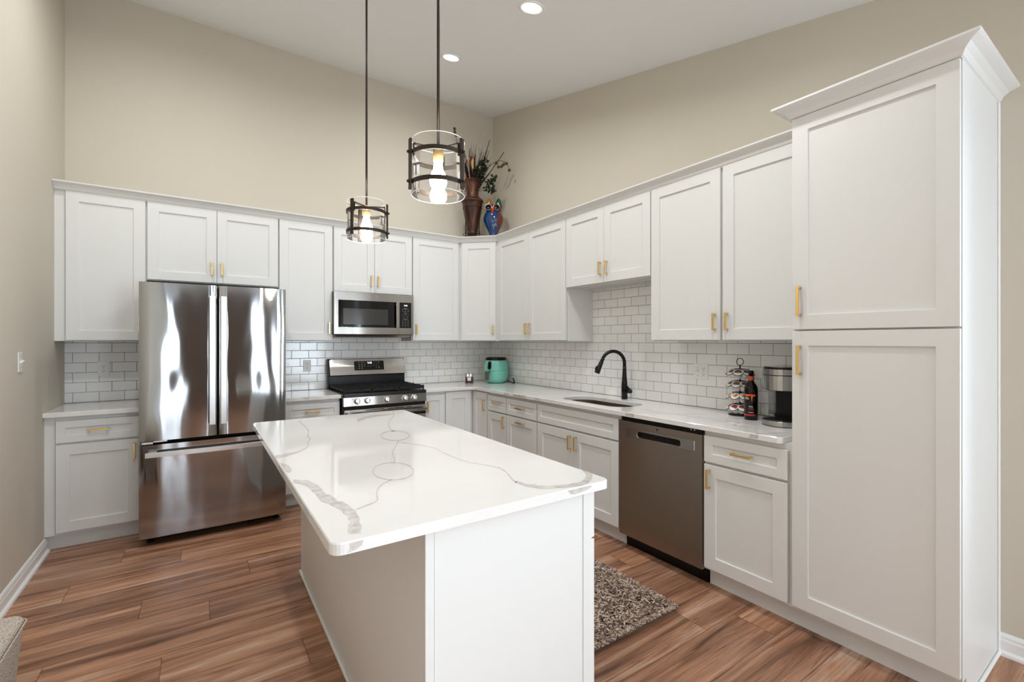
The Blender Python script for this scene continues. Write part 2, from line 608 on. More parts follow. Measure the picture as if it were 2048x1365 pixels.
    def build(s, name, mats, parent=None, bevel=0.0, world=True, seg=2):
        me = bpy.data.meshes.new(name)
        vs = s.v
        if parent is not None and world:
            inv = RM[parent.name].inverted()
            vs = [tuple(inv @ Vector(p)) for p in vs]
        me.from_pydata(vs, [], s.f)
        mats = mats if isinstance(mats, (list, tuple)) else [mats]
        for q in mats:
            me.materials.append(q)
        me.polygons.foreach_set('material_index', s.m)
        me.polygons.foreach_set('use_smooth', s.s)
        me.update()
        o = bpy.data.objects.new(name, me)
        COL.objects.link(o)
        if parent is not None:
            o.parent = parent
            RM[o.name] = RM[parent.name]
        else:
            RM[o.name] = Matrix.Identity(4)
        if bevel:
            bv = o.modifiers.new('bevel', 'BEVEL')
            bv.width = bevel
            bv.segments = seg
            bv.limit_method = 'ANGLE'
            bv.angle_limit = radians(40)
        return o


RM = {}


def offset_poly(lp, d):
    """move each corner of a counter-clockwise outline inwards by d (holes are given clockwise)"""
    if d == 0:
        return [tuple(p) for p in lp]
    k = len(lp)
    out = []
    for i in range(k):
        a, b, c = Vector(lp[i - 1][:2]), Vector(lp[i][:2]), Vector(lp[(i + 1) % k][:2])
        e1, e2 = (b - a).normalized(), (c - b).normalized()
        n1, n2 = Vector((-e1.y, e1.x)), Vector((-e2.y, e2.x))
        q = n1 + n2
        q = q / max(0.35, q.dot(n1)) if q.length > 1e-6 else n1
        out.append((b.x + q.x * d, b.y + q.y * d))
    return out


def thing(name, label, cat, loc=(0, 0, 0), rz=0.0, group=None):
    o = bpy.data.objects.new(name, None)
    COL.objects.link(o)
    o.empty_display_size = 0.05
    o.location = loc
    o.rotation_euler = (0, 0, rz)
    RM[o.name] = Matrix.Translation(loc) @ Matrix.Rotation(rz, 4, 'Z')
    return tag(o, label, cat, group)


def tag(o, label, cat, group=None):
    o['label'] = label
    o['category'] = cat
    if group:
        o['group'] = group
    return o


def struct(o):
    o['kind'] = 'structure'
    return o


def dup(root, loc=None, rz=None, label=None):
    c = root.copy()
    COL.objects.link(c)
    if loc is not None:
        c.location = loc
    if rz is not None:
        c.rotation_euler = (0, 0, rz)
    if label:
        c['label'] = label

    def rec(src, dst):
        for ch in src.children:
            d = ch.copy()
            COL.objects.link(d)
            d.parent = dst
            rec(ch, d)
    rec(root, c)
    return c


def text_mb(txt, size, T, mb, mi=0):
    """flat lettering added to a builder; T places the text plane"""
    cu = bpy.data.curves.new('lettering', 'FONT')
    cu.body = txt
    cu.size = size
    cu.align_x = 'CENTER'
    cu.align_y = 'CENTER'
    cu.resolution_u = 3
    o = bpy.data.objects.new('lettering', cu)
    COL.objects.link(o)
    bpy.context.view_layer.update()
    me = bpy.data.meshes.new_from_object(o.evaluated_get(bpy.context.evaluated_depsgraph_get()))
    vs = [tuple(T @ v.co) for v in me.vertices]
    fs = [tuple(p.vertices) for p in me.polygons]
    bpy.data.objects.remove(o)
    bpy.data.curves.remove(cu)
    bpy.data.meshes.remove(me)
    mb.add(vs, fs, mi)


def plane_T(o, ux, uz):
    """matrix placing text x along ux and text y along uz at o"""
    ux, uz = Vector(ux).normalized(), Vector(uz).normalized()
    n = ux.cross(uz)
    m = Matrix((ux, uz, n)).transposed().to_4x4()
    m.translation = Vector(o)
    return m


def rrect(x0, y0, x1, y1, r, n=6):
    """rounded rectangle, counter-clockwise"""
    out = []
    for cx, cy, a0 in ((x1 - r, y0 + r, -90), (x1 - r, y1 - r, 0), (x0 + r, y1 - r, 90), (x0 + r, y0 + r, 180)):
        for i in range(n + 1):
            a = radians(a0 + 90 * i / n)
            out.append((cx + r * cos(a), cy + r * sin(a)))
    return out


# ------------------------------------------------------------------ the room
struct(MB().box((XL - 0.1, YF - 0.1, -0.06), (XR + 0.1, YB + 0.1, 0)).build('floor', M['floor']))
cm = MB()
ya = -2.0
pts = [(YB + 0.1, ceil_z(YB + 0.1)), (ya, ceil_z(ya)), (YF - 0.1, ceil_z(ya))]
for (y0, z0), (y1, z1) in zip(pts, pts[1:]):
    cm.add([(XL - 0.1, y0, z0), (XR + 0.1, y0, z0), (XR + 0.1, y1, z1), (XL - 0.1, y1, z1),
            (XL - 0.1, y0, z0 + 0.08), (XR + 0.1, y0, z0 + 0.08), (XR + 0.1, y1, z1 + 0.08), (XL - 0.1, y1, z1 + 0.08)],
           [(0, 1, 2, 3), (7, 6, 5, 4), (0, 4, 5, 1), (1, 5, 6, 2), (2, 6, 7, 3), (3, 7, 4, 0)])
struct(cm.build('ceiling', M['ceil']))
struct(MB().box((XL - 0.1, YB, 0), (XR + 0.1, YB + 0.1, 4.2)).build('wall_back', M['wall']))


def ceiling_line(y):
    return ceil_z(max(y, ya)) + 0.04


def side_wall(name, x0, x1, hole=None):
    """wall running away from the camera; hole = (y0, y1, z0, z1) leaves a window opening"""
    mb = MB()

    def piece(y0, y1, z0, z1=None):
        ys = [y0] + ([ya] if y0 < ya < y1 else []) + [y1]
        prof = [(y0, z0), (y1, z0)] + [(y, z1 if z1 is not None else ceiling_line(y)) for y in reversed(ys)]
        n = len(prof)
        vs = [(x0, y, z) for y, z in prof] + [(x1, y, z) for y, z in prof]
        mb.add(vs, [tuple(range(n)), tuple(reversed(range(n, 2 * n)))] + [(i, i + n, (i + 1) % n + n, (i + 1) % n) for i in range(n)])
    if hole:
        h0, h1, k0, k1 = hole
        piece(YF - 0.1, h0, 0)
        piece(h1, YB, 0)
        piece(h0, h1, 0, k0)
        piece(h0, h1, k1)
    else:
        piece(YF - 0.1, YB, 0)
    struct(mb.build(name, M['wall']))


side_wall('wall_left', XL - 0.1, XL)
side_wall('wall_right', XR, XR + 0.1, (RWY0, RWY1, RWZ0, RWZ1))
wf = MB()
DX0, DX1, DZ = -0.80, -0.40, 2.12
WX0, WX1, WZ0, WZ1 = 0.90, 1.36, 0.20, 2.12
VX0, VX1, VZ0, VZ1 = 1.75, 2.78, 0.40, 2.12
zc = ceil_z(ya)
for a, b in (((XL, 0), (DX0, zc)), ((DX0, DZ), (DX1, zc)), ((DX1, 0), (WX0, zc)), ((WX0, 0), (WX1, WZ0)), ((WX0, WZ1), (WX1, zc)), ((WX1, 0), (VX0, zc)), ((VX0, 0), (VX1, VZ0)), ((VX0, VZ1), (VX1, zc)), ((VX1, 0), (XR, zc))):
    wf.box((a[0], YF - 0.1, a[1]), (b[0], YF, b[1]))
struct(wf.build('wall_front', M['reflected_dark']))


def glazing(name, T, w, z0, z1, bars):
    """frame and pane of an opening w wide, in a local frame looking along +y"""
    mb = MB(T)
    y0, y1 = -0.07, 0.015
    q = 0.05
    mb.box((0, y0, z0), (q, y1, z1)).box((w - q, y0, z0), (w, y1, z1))
    mb.box((0, y0, z0), (w, y1, z0 + q)).box((0, y0, z1 - q), (w, y1, z1))
    for b in bars:
        mb.box((b - 0.03, y0, z0), (b + 0.03, y1, z1))
    o = struct(mb.build(name, M['trim']))
    g = MB(T).add([(q, -0.03, z0 + q), (w - q, -0.03, z0 + q), (w - q, -0.03, z1 - q), (q, -0.03, z1 - q)], [(0, 1, 2, 3)])
    g.build('pane', M['window'], o)


glazing('door_1', Matrix.Translation((DX0, YF, 0)), DX1 - DX0, 0.0, DZ, (0.25,))
glazing('window_1', Matrix.Translation((WX0, YF, 0)), WX1 - WX0, WZ0, WZ1, (0.24,))
glazing('fill_window', Matrix.Translation((VX0, YF, 0)), VX1 - VX0, VZ0, VZ1, (0.515,))  # invented opening, put in to carry the front fill light
glazing('window_2', Matrix.Translation((XR, RWY0, 0)) @ Matrix.Rotation(pi / 2, 4, 'Z'), RWY1 - RWY0, RWZ0, RWZ1, (1.1,))


def baseboard(name, prof_pts, path):
    """profile (offset from wall, height) swept along a straight wall line; path = (p0, p1, outward normal)"""
    (p0, p1, nv) = path
    mb = MB()
    n = len(prof_pts)
    vs = []
    for p in (p0, p1):
        for o, z in prof_pts:
            vs.append((p[0] + nv[0] * o, p[1] + nv[1] * o, z))
    fs = [(i, (i + 1) % n, (i + 1) % n + n, i + n) for i in range(n)] + [tuple(range(n)), tuple(reversed(range(n, 2 * n)))]
    mb.add(vs, fs)
    bm = bmesh.new()
    o = mb.build(name, M['trim'])
    bm.from_mesh(o.data)
    bmesh.ops.recalc_face_normals(bm, faces=bm.faces)
    bm.to_mesh(o.data)
    bm.free()
    return struct(o)


BB = [(0, 0), (0.026, 0), (0.024, 0.012), (0.013, 0.022), (0.013, 0.062), (0.010, 0.070), (0.010, 0.080), (0.005, 0.092), (0, 0.094)]
baseboard('baseboard_left', BB, ((XL, -3.6), (XL, 4.165), (1, 0)))
baseboard('baseboard_right', BB, ((XR, -3.6), (XR, 0.468), (-1, 0)))

# ------------------------------------------------------------------ tiled splashback
tb = MB()
tb.box((XL, YB - 0.009, CT), (XR, YB - 0.0005, 1.3698)).box((1.004, YB - 0.009, 1.3698), (1.760, YB - 0.0005, 1.82))
o = tb.build('tile_backsplash', M['tileb'])
tag(o, 'white subway tile splashback running along the back wall behind range and refrigerator', 'backsplash')
tb = MB()
tb.box((XR - 0.009, 1.06, CT), (XR - 0.0005, YB - 0.009, 1.3698)).box((XR - 0.009, 2.1025, 1.3698), (XR - 0.0005, 2.9965, 1.8195))
o = tb.build('tile_backsplash', M['tiler'])
tag(o, 'white subway tile splashback on the right wall behind the black faucet', 'backsplash')


# ------------------------------------------------------------------ cabinets
def shaker(mb, x0, z0, x1, z1, yf, th=0.019, fw=0.068, rec=0.009):
    a, b, c, d = x0 + fw, z0 + fw, x1 - fw, z1 - fw
    vs = [(x0, yf, z0), (x1, yf, z0), (x1, yf, z1), (x0, yf, z1),
          (a, yf, b), (c, yf, b), (c, yf, d), (a, yf, d),
          (a, yf + rec, b), (c, yf + rec, b), (c, yf + rec, d), (a, yf + rec, d),
          (x0, yf + th, z0), (x1, yf + th, z0), (x1, yf + th, z1), (x0, yf + th, z1)]
    fs = []
    for i in range(4):
        j = (i + 1) % 4
        fs += [(i, j, j + 4, i + 4), (i + 4, j + 4, j + 8, i + 8), (j, i, i + 12, j + 12)]
    fs += [(8, 9, 10, 11), (15, 14, 13, 12)]
    return mb.add(vs, fs)


def pull(parent, kind, x, z, L, yf, side=0):
    """square brass bar pull; (x, z) is its middle"""
    h, q = L / 2, 0.0052
    mb = MB()
    if kind == 'v':
        mb.box((x - q, yf - 0.031, z - h), (x + q, yf - 0.0215, z + h))
        for s in (-1, 1):
            mb.box((x - q, yf - 0.0215, z + s * h), (x + q, yf + 0.001, z + s * (h - 0.0105)))
    else:
        mb.box((x - h, yf - 0.031, z - q), (x + h, yf - 0.0215, z + q))
        for s in (-1, 1):
            mb.box((x + s * h, yf - 0.0215, z - q), (x + s * (h - 0.0105), yf + 0.001, z + q))
    return mb.build('handle', M['brass'], parent, bevel=0.0008, world=False)


def fronts_on(root, fronts, yf=-0.019):
    for fr in fronts:
        kind, x0, z0, x1, z1 = fr[:5]
        fw = 0.068
        if z1 - z0 < 0.2:
            fw = 0.047
        if x1 - x0 < 0.24:
            fw = min(fw, 0.058)
        d = shaker(MB(), x0, z0, x1, z1, yf, fw=fw).build(kind, M['white'], root, bevel=0.0014, world=False)
        if len(fr) > 5 and fr[5]:
            pull(d, *fr[5], yf)


def upper(name, label, x, y, rz, w, z0, z1, depth, fronts, filler=None):
    r = thing(name, label, 'cabinet', (x, y, z0), rz)
    h = z1 - z0
    mb = MB()
    # box with a recessed underside
    mb.box((0, 0.004, 0.018), (w, depth, h)).box((0, 0.004, 0), (0.016, depth, 0.018)).box((w - 0.016, 0.004, 0), (w, depth, 0.018))
    mb.box((0.016, 0.004, 0), (w - 0.016, 0.018, 0.018)).box((0.016, depth - 0.03, 0), (w - 0.016, depth, 0.018))
    mb.build('carcass', M['white'], r, world=False)
    if filler:
        MB().box((filler[0], 0, 0), (filler[1], 0.02, h)).build('filler_strip', M['white'], r, bevel=0.001, world=False)
    fronts_on(r, [(f[0], f[1], f[2] - z0, f[3], f[4] - z0) + ((((f[5][0], f[5][1], f[5][2] - z0, f[5][3]),)) if len(f) > 5 and f[5] else ()) for f in fronts])
    return r


UF, UD = 4.393, 0.3045          # upper carcass front on the back wall, carcass depth
ZB, ZT, ZDT = 1.3705, 2.42, 2.416
PV = 0.102


def ub(name, label, xa, xb, z0, doors, filler=None):
    fr = []
    for (d0, d1, h) in doors:
        zb = z0 + 0.0065
        hz = zb + 0.059 + PV / 2
        fr.append(('door', d0 - xa, zb, d1 - xa, ZDT, ('v', h - xa, hz, PV) if h is not None else None))
    return upper(name, label, xa, UF, 0, xb - xa, z0, ZT, UD, fr, filler)


ub('wall_cabinet', 'white shaker wall cabinet at the far left, beside the left wall', -0.776, -0.3335, ZB, [(-0.772, -0.338, -0.370)], (-0.056, 0.0))
ub('wall_cabinet', 'short white two-door wall cabinet directly above the refrigerator', -0.3325, 0.5570, 1.828, [(-0.326, 0.1110, 0.079), (0.1140, 0.5515, 0.146)])
ub('wall_cabinet', 'white single-door wall cabinet between refrigerator and microwave', 0.5580, 1.0020, ZB, [(0.5630, 0.9960, 0.964)])
ub('wall_cabinet', 'short white two-door wall cabinet right above the microwave', 1.0030, 1.7610, 1.822, [(1.0085, 1.3795, 1.348), (1.3825, 1.7560, 1.414)])
ub('wall_cabinet', 'white single-door wall cabinet to the right of the microwave', 1.7620, 2.3010, ZB, [(1.7675, 2.2780, 1.798)])

# diagonal corner cabinet
r = thing('corner_wall_cabinet', 'narrow angled white wall cabinet set across the corner under the vase', 'cabinet', (2.302, 4.393, ZB), -pi / 4)
L = sqrt(2) * 0.3045
pent = [(2.302, 4.393), (2.6065, 4.0885), (2.911, 4.0885), (2.911, 4.698), (2.302, 4.698)]
cmb = MB().prism(pent, ZB, 2.470)
cmb.build('carcass', M['white'], r)
fronts_on(r, [('door', 0.028, 0.0065, L - 0.030, ZDT - ZB, ('v', L - 0.060, 0.0655 + PV / 2, PV))])

RF = 2.606          # upper carcass front on the right wall


def ur(name, label, ya, yb_, z0, doors):
    fr = []
    for (d0, d1, h) in doors:
        zb = z0 + 0.0065
        fr.append(('door', ya - d0, zb, ya - d1, ZDT, ('v', ya - h, zb + 0.059 + PV / 2, PV)))
    return upper(name, label, RF, ya, -pi / 2, ya - yb_, z0, ZT, XR - RF, fr)


ur('wall_cabinet', 'tall white two-door wall cabinet on the right wall beside the corner cabinet', 4.0880, 2.9975, ZB, [(4.078, 3.5440, 3.573), (3.5410, 3.0010, 3.512)])
ur('wall_cabinet', 'short white two-door wall cabinet above the sink and faucet', 2.9965, 2.1020, 1.820, [(2.9930, 2.5500, 2.582), (2.5475, 2.1065, 2.515)])
ur('wall_cabinet', 'white single-door wall cabinet over the dishwasher with its handle at lower right', 2.1010, 1.5815, ZB, [(2.0965, 1.5860, 1.618)])
ur('wall_cabinet', 'white single-door wall cabinet touching the tall pantry, above the coffee maker', 1.5805, 1.0610, ZB, [(1.5700, 1.0640, 1.540)])

# crown mouldings
def crown(prof, path, name, parent=None):
    k = len(path)
    mb = MB()
    n = len(prof)
    vs = []
    for i, p in enumerate(path):
        def nrm(a, b):
            d = Vector((b[0] - a[0], b[1] - a[1])).normalized()
            return Vector((d.y, -d.x))
        if i == 0:
            q = nrm(path[0], path[1])
        elif i == k - 1:
            q = nrm(path[-2], path[-1])
        else:
            n1, n2 = nrm(path[i - 1], p), nrm(p, path[i + 1])
            q = (n1 + n2) / (1 + n1.dot(n2))
        for o, z in prof:
            vs.append((p[0] + q.x * o, p[1] + q.y * o, z))
    fs = []
    for i in range(k - 1):
        for j in range(n):
            j2 = (j + 1) % n
            fs.append((i * n + j, i * n + j2, (i + 1) * n + j2, (i + 1) * n + j))
    fs.append(tuple(reversed(range(n))))
    fs.append(tuple((k - 1) * n + j for j in range(n)))
    mb.add(vs, fs)
    ob = mb.build(name, M['white'], parent)
    bm = bmesh.new()
    bm.from_mesh(ob.data)
    bmesh.ops.recalc_face_normals(bm, faces=bm.faces)
    bm.to_mesh(ob.data)
    bm.free()
    return ob


o = crown([(0.0, 2.4175), (0.004, 2.421), (0.011, 2.437), (0.024, 2.452), (0.040, 2.461), (0.043, 2.465), (0.043, 2.473), (-0.0, 2.473)],
          [(XL + 0.001, 4.3735), (2.2935, 4.3735), (2.5865, 4.0805), (2.5865, 1.061)], 'crown_molding')
tag(o, 'long white crown molding along the tops of the wall cabinets, bending around the corner', 'molding')


def base(name, label, x, y, rz, w, depth, fronts, filler=None, cat='cabinet', hollow=False):
    r = thing(name, label, cat, (x, y, 0), rz)
    cb = MB()
    if hollow:
        cb.box((0, 0.004, 0.100), (w, depth, 0.660)).box((0, 0.004, 0.66), (w, 0.024, CTB - 0.0005)).box((0, 0.024, 0.66), (0.016, depth, CTB - 0.0005))
        cb.box((w - 0.016, 0.024, 0.66), (w, depth, CTB - 0.0005)).box((0.016, depth - 0.02, 0.66), (w - 0.016, depth, CTB - 0.0005))
    else:
        cb.box((0, 0.004, 0.100), (w, depth, CTB - 0.0005))
    cb.build('carcass', M['white'], r, world=False)
    x0 = filler[0] if filler else 0
    MB().box((x0, 0.055, 0), (w + 0.001, 0.075, 0.100)).build('toe_kick', M['white'], r, world=False)
    if filler:
        MB().box((filler[0], 0.0, 0.100), (filler[1], 0.02, CTB - 0.0005)).build('filler_strip', M['white'], r, bevel=0.001, world=False)
    fronts_on(r, fronts)
    return r


DZ0, DZ1, RZ0, RZ1 = 0.118, 0.690, 0.704, 0.847
HB = 0.105
BF = 4.149          # base carcass front on the back wall
BD = YB - 0.01 - BF
# back wall bases
xa = -0.780
base('base_cabinet', 'white base cabinet with one drawer and door in the left corner beside the refrigerator', xa, BF, 0, 0.440, BD,
     [('drawer', 0.004, RZ0, 0.434, RZ1, ('h', 0.215, 0.779, HB)), ('door', 0.004, DZ0, 0.434, DZ1, ('v', 0.402, 0.608, HB))], (-0.052, 0.0))
xa = 0.566
base('base_cabinet', 'white base cabinet with drawer between refrigerator and range, half hidden by the island', xa, BF, 0, 0.440, BD,
     [('drawer', 0.006, RZ0, 0.434, RZ1, ('h', 0.215, 0.779, HB)), ('door', 0.006, DZ0, 0.434, DZ1, ('v', 0.400, 0.608, HB))])
xa = 1.779
base('base_cabinet', 'narrow white base cabinet door immediately right of the range', xa, BF, 0, 0.226, BD,
     [('door', 0.006, DZ0, 0.218, RZ1, ('v', 0.036, 0.735, HB))])

# corner unit with a folding pair of doors
r = thing('corner_base_cabinet', 'white corner base cabinet with a folded pair of doors below the air fryer', 'cabinet', (2.006, BF, 0), 0)
lsh = [(2.006, BF), (2.335, BF), (2.335, 3.855), (2.911 - 0.01, 3.855), (2.911 - 0.01, YB - 0.01), (2.006, YB - 0.01)]
MB().prism(lsh, 0.100, CTB - 0.0005).build('carcass', M['white'], r)
MB().box((2.006, BF + 0.055, 0), (2.39, BF + 0.075, 0.1)).box((2.39, 3.855, 0), (2.41, BF + 0.075, 0.1)).build('toe_kick', M['white'], r)
shaker(MB(), 2.012 - 2.006, DZ0, 2.292 - 2.006, 0.862, -0.019).build('door', M['white'], r, bevel=0.0014, world=False)
T = Matrix.Translation((2.335, 4.128, 0)) @ Matrix.Rotation(-pi / 2, 4, 'Z')
d = shaker(MB(T), 0.0, DZ0, 0.266, 0.862, -0.019).build('door', M['white'], r, bevel=0.0014)
hb = MB(T)
hb.box((0.226, -0.050, 0.686), (0.2365, -0.0405, 0.791))
for z in (0.686, 0.7805):
    hb.box((0.226, -0.0405, z), (0.2365, -0.018, z + 0.0105))
hb.build('handle', M['brass'], d, bevel=0.0008)

# right wall bases: local x runs towards the camera
BX = 2.335
BRD = XR - 0.01 - BX


def br(name, label, ya, yb_, fronts, hollow=False):
    out = []
    for f in fronts:
        kind, y0, z0, y1, z1 = f[:5]
        h = f[5] if len(f) > 5 else None
        out.append((kind, ya - y0, z0, ya - y1, z1, (h[0], ya - h[1], h[2], h[3]) if h else None))
    return base(name, label, BX, ya, -pi / 2, ya - yb_, BRD, out, hollow=hollow)


br('base_cabinet', 'narrow white base cabinet with small drawer and door next to the corner', 3.853, 3.5095,
   [('drawer', 3.838, RZ0, 3.514, RZ1, ('h', 3.676, 0.778, HB)), ('door', 3.838, DZ0, 3.514, DZ1, ('v', 3.548, 0.622, HB))])
br('base_cabinet', 'white base cabinet left of the sink cabinet with horizontal handles on drawer and tall front', 3.5085, 3.0485,
   [('drawer', 3.504, RZ0, 3.053, RZ1, ('h', 3.279, 0.778, HB)), ('pullout_front', 3.504, DZ0, 3.053, DZ1, ('h', 3.279, 0.654, HB))])
br('sink_cabinet', 'wide white two-door base cabinet under the sink with a long blank panel', 3.0475, 2.1420,
   [('false_front', 3.040, RZ0, 2.148, RZ1), ('door', 3.040, DZ0, 2.5955, DZ1, ('v', 2.628, 0.605, HB)), ('door', 2.5925, DZ0, 2.148, DZ1, ('v', 2.560, 0.605, HB))], True)
br('base_cabinet', 'white base cabinet with drawer and door between dishwasher and tall pantry', 1.5250, 1.0600,
   [('drawer', 1.515, RZ0, 1.079, RZ1, ('h', 1.297, 0.779, HB)), ('door', 1.515, DZ0, 1.079, DZ1, ('v', 1.483, 0.613, HB))])

# pantry
r = thing('pantry_cabinet', 'tall white pantry cabinet with two stacked doors at the right edge', 'cabinet', (BX, 1.0585, 0), -pi / 2)
PWD = 1.0585 - 0.4735
MB().box((0, 0.004, 0.100), (PWD, XR - BX - 0.0005, 2.420)).box((0, 0.055, 0), (PWD, XR - BX - 0.0005, 0.100)).build('carcass', M['white'], r, world=False)
fronts_on(r, [('door', 0.002, 1.4245, PWD - 0.002, ZDT, ('v', 0.037, 1.555, 0.138)),
              ('door', 0.002, 0.120, PWD - 0.002, 1.4165, ('v', 0.037, 1.282, 0.138))])
MB().box((PWD, 0.060, 0), (PWD + 0.012, XR - BX - 0.001, 0.018)).build('shoe_molding', M['trim'], r, bevel=0.006, world=False, seg=3)
MB().box((PWD, XR - BX - 0.022, 0.0), (PWD + 0.007, XR - BX - 0.0005, 2.418)).build('scribe_molding', M['trim'], r, bevel=0.003, world=False)
crown([(0.0, 2.4175), (0.007, 2.421), (0.016, 2.438), (0.033, 2.452), (0.056, 2.460), (0.064, 2.464), (0.064, 2.473), (0.0, 2.473)],
      [(2.540, 1.0585), (2.316, 1.0585), (2.316, 0.4735), (XR - 0.001, 0.4735)], 'crown_molding', r)
MB().box((2.316, 0.4735, 2.4195), (XR - 0.001, 1.0585, 2.4725)).build('top_panel', M['white'], r)

# ------------------------------------------------------------------ worktops
VZ = 0.00035


def patch(mb, pts, mi=1):
    mb.add(pts, [tuple(range(len(pts)))], mi)


mb = MB().prism([(XL + 0.001, 4.105), (-0.340, 4.105), (-0.340, YB - 0.0095), (XL + 0.001, YB - 0.0095)], CTB, CT, cham=0.003)
for xs in ([-0.80, -0.66, -0.55, -0.40], [-0.62, -0.50, -0.36]):
    y = 4.36 if len(xs) == 4 else 4.22
    for a, b in zip(xs, xs[1:]):
        y2 = y + random.Random(int(a * 100)).uniform(-0.05, 0.03)
        patch(mb, [(a, y, CT + VZ), (b, y2, CT + VZ), (b, y2 + 0.004, CT + VZ), (a, y + 0.004, CT + VZ)])
        y = y2
tag(mb.build('countertop', [M['quartz'], M['vein']]), 'small white quartz countertop left of the refrigerator', 'countertop')

mb = MB().prism([(0.562, 4.105), (1.008, 4.105), (1.008, YB - 0.0095), (0.562, YB - 0.0095)], CTB, CT, cham=0.003)
patch(mb, [(0.70, 4.1048, 0.903), (0.76, 4.1048, 0.9035), (0.745, 4.1048, 0.885), (0.71, 4.1048, 0.888)])
patch(mb, [(0.70, 4.11, CT + VZ), (0.78, 4.13, CT + VZ), (0.97, 4.21, CT + VZ), (0.96, 4.22, CT + VZ), (0.75, 4.15, CT + VZ)])
tag(mb.build('countertop', [M['quartz'], M['vein']]), 'short white quartz countertop between the refrigerator and the range', 'countertop')

FXR = 2.297
arc = [(2.215 + 0.0, 4.105), (2.245, 4.101), (2.272, 4.086), (2.290, 4.060), (FXR, 4.030)]
outer = [(1.774, YB - 0.0095), (1.774, 4.105)] + arc
endr = [(FXR + 0.022 - 0.022 * cos(a), 1.098 + 0.022 - 0.022 * sin(a) - 0.0) for a in (0.0, 0.4, 0.8, 1.2, pi / 2)]
endr = [(x, y - 0.0) for x, y in endr]
outer += endr + [(XR - 0.0095, 1.098), (XR - 0.0095, YB - 0.0095)]
SX0, SX1, SY0, SY1 = 2.405, 2.715, 2.215, 2.895
hole = list(reversed(rrect(SX0, SY0, SX1, SY1, 0.125, 8)))
mb = MB().prism(outer, CTB, CT, [hole], cham=0.003)
for Q in ([(3.507, 0.902), (3.434, 0.9), (3.44, 0.881), (3.517, 0.881)], [(3.373, 0.902), (3.19, 0.903), (3.172, 0.881), (3.363, 0.881)],
          [(3.06, 0.898), (2.99, 0.902), (2.98, 0.884), (3.05, 0.880)],
          [(2.07, 0.9035), (1.991, 0.902), (1.998, 0.883), (2.065, 0.882)], [(1.244, 0.902), (1.201, 0.9), (1.209, 0.882), (1.254, 0.881)]):
    patch(mb, [(FXR - VZ, y, z) for y, z in Q])


def vein(mb, pts, w, z=CT + VZ):
    for (a, b), (wa, wb) in zip(zip(pts, pts[1:]), zip(w, w[1:])):
        d = Vector((b[0] - a[0], b[1] - a[1])).normalized()
        n = Vector((-d.y, d.x))
        patch(mb, [(a[0] - n.x * wa, a[1] - n.y * wa, z), (b[0] - n.x * wb, b[1] - n.y * wb, z), (b[0] + n.x * wb, b[1] + n.y * wb, z), (a[0] + n.x * wa, a[1] + n.y * wa, z)])


vein(mb, [(2.300, 2.03), (2.36, 2.00), (2.44, 1.93), (2.50, 1.82), (2.62, 1.76), (2.74, 1.68)], [0.006, 0.004, 0.003, 0.002, 0.002, 0.002])
vein(mb, [(2.50, 1.82), (2.49, 1.70), (2.53, 1.60), (2.51, 1.50), (2.56, 1.38)], [0.002] * 5)
vein(mb, [(2.300, 1.22), (2.36, 1.19), (2.46, 1.15), (2.56, 1.10)], [0.012, 0.006, 0.004, 0.003])
vein(mb, [(2.300, 3.43), (2.37, 3.40), (2.45, 3.42), (2.55, 3.38), (2.60, 3.44), (2.72, 3.40)], [0.008, 0.004, 0.003, 0.002, 0.002, 0.002])
vein(mb, [(2.300, 3.25), (2.40, 3.20), (2.52, 3.22), (2.62, 3.15), (2.78, 3.18)], [0.006, 0.003, 0.002, 0.002, 0.002])
vein(mb, [(2.16, 4.108), (2.18, 4.20), (2.26, 4.27), (2.27, 4.42)], [0.012, 0.004, 0.003, 0.002])
tag(mb.build('countertop', [M['quartz'], M['vein']]), 'long L-shaped white quartz countertop holding the sink, running from range to pantry', 'countertop')

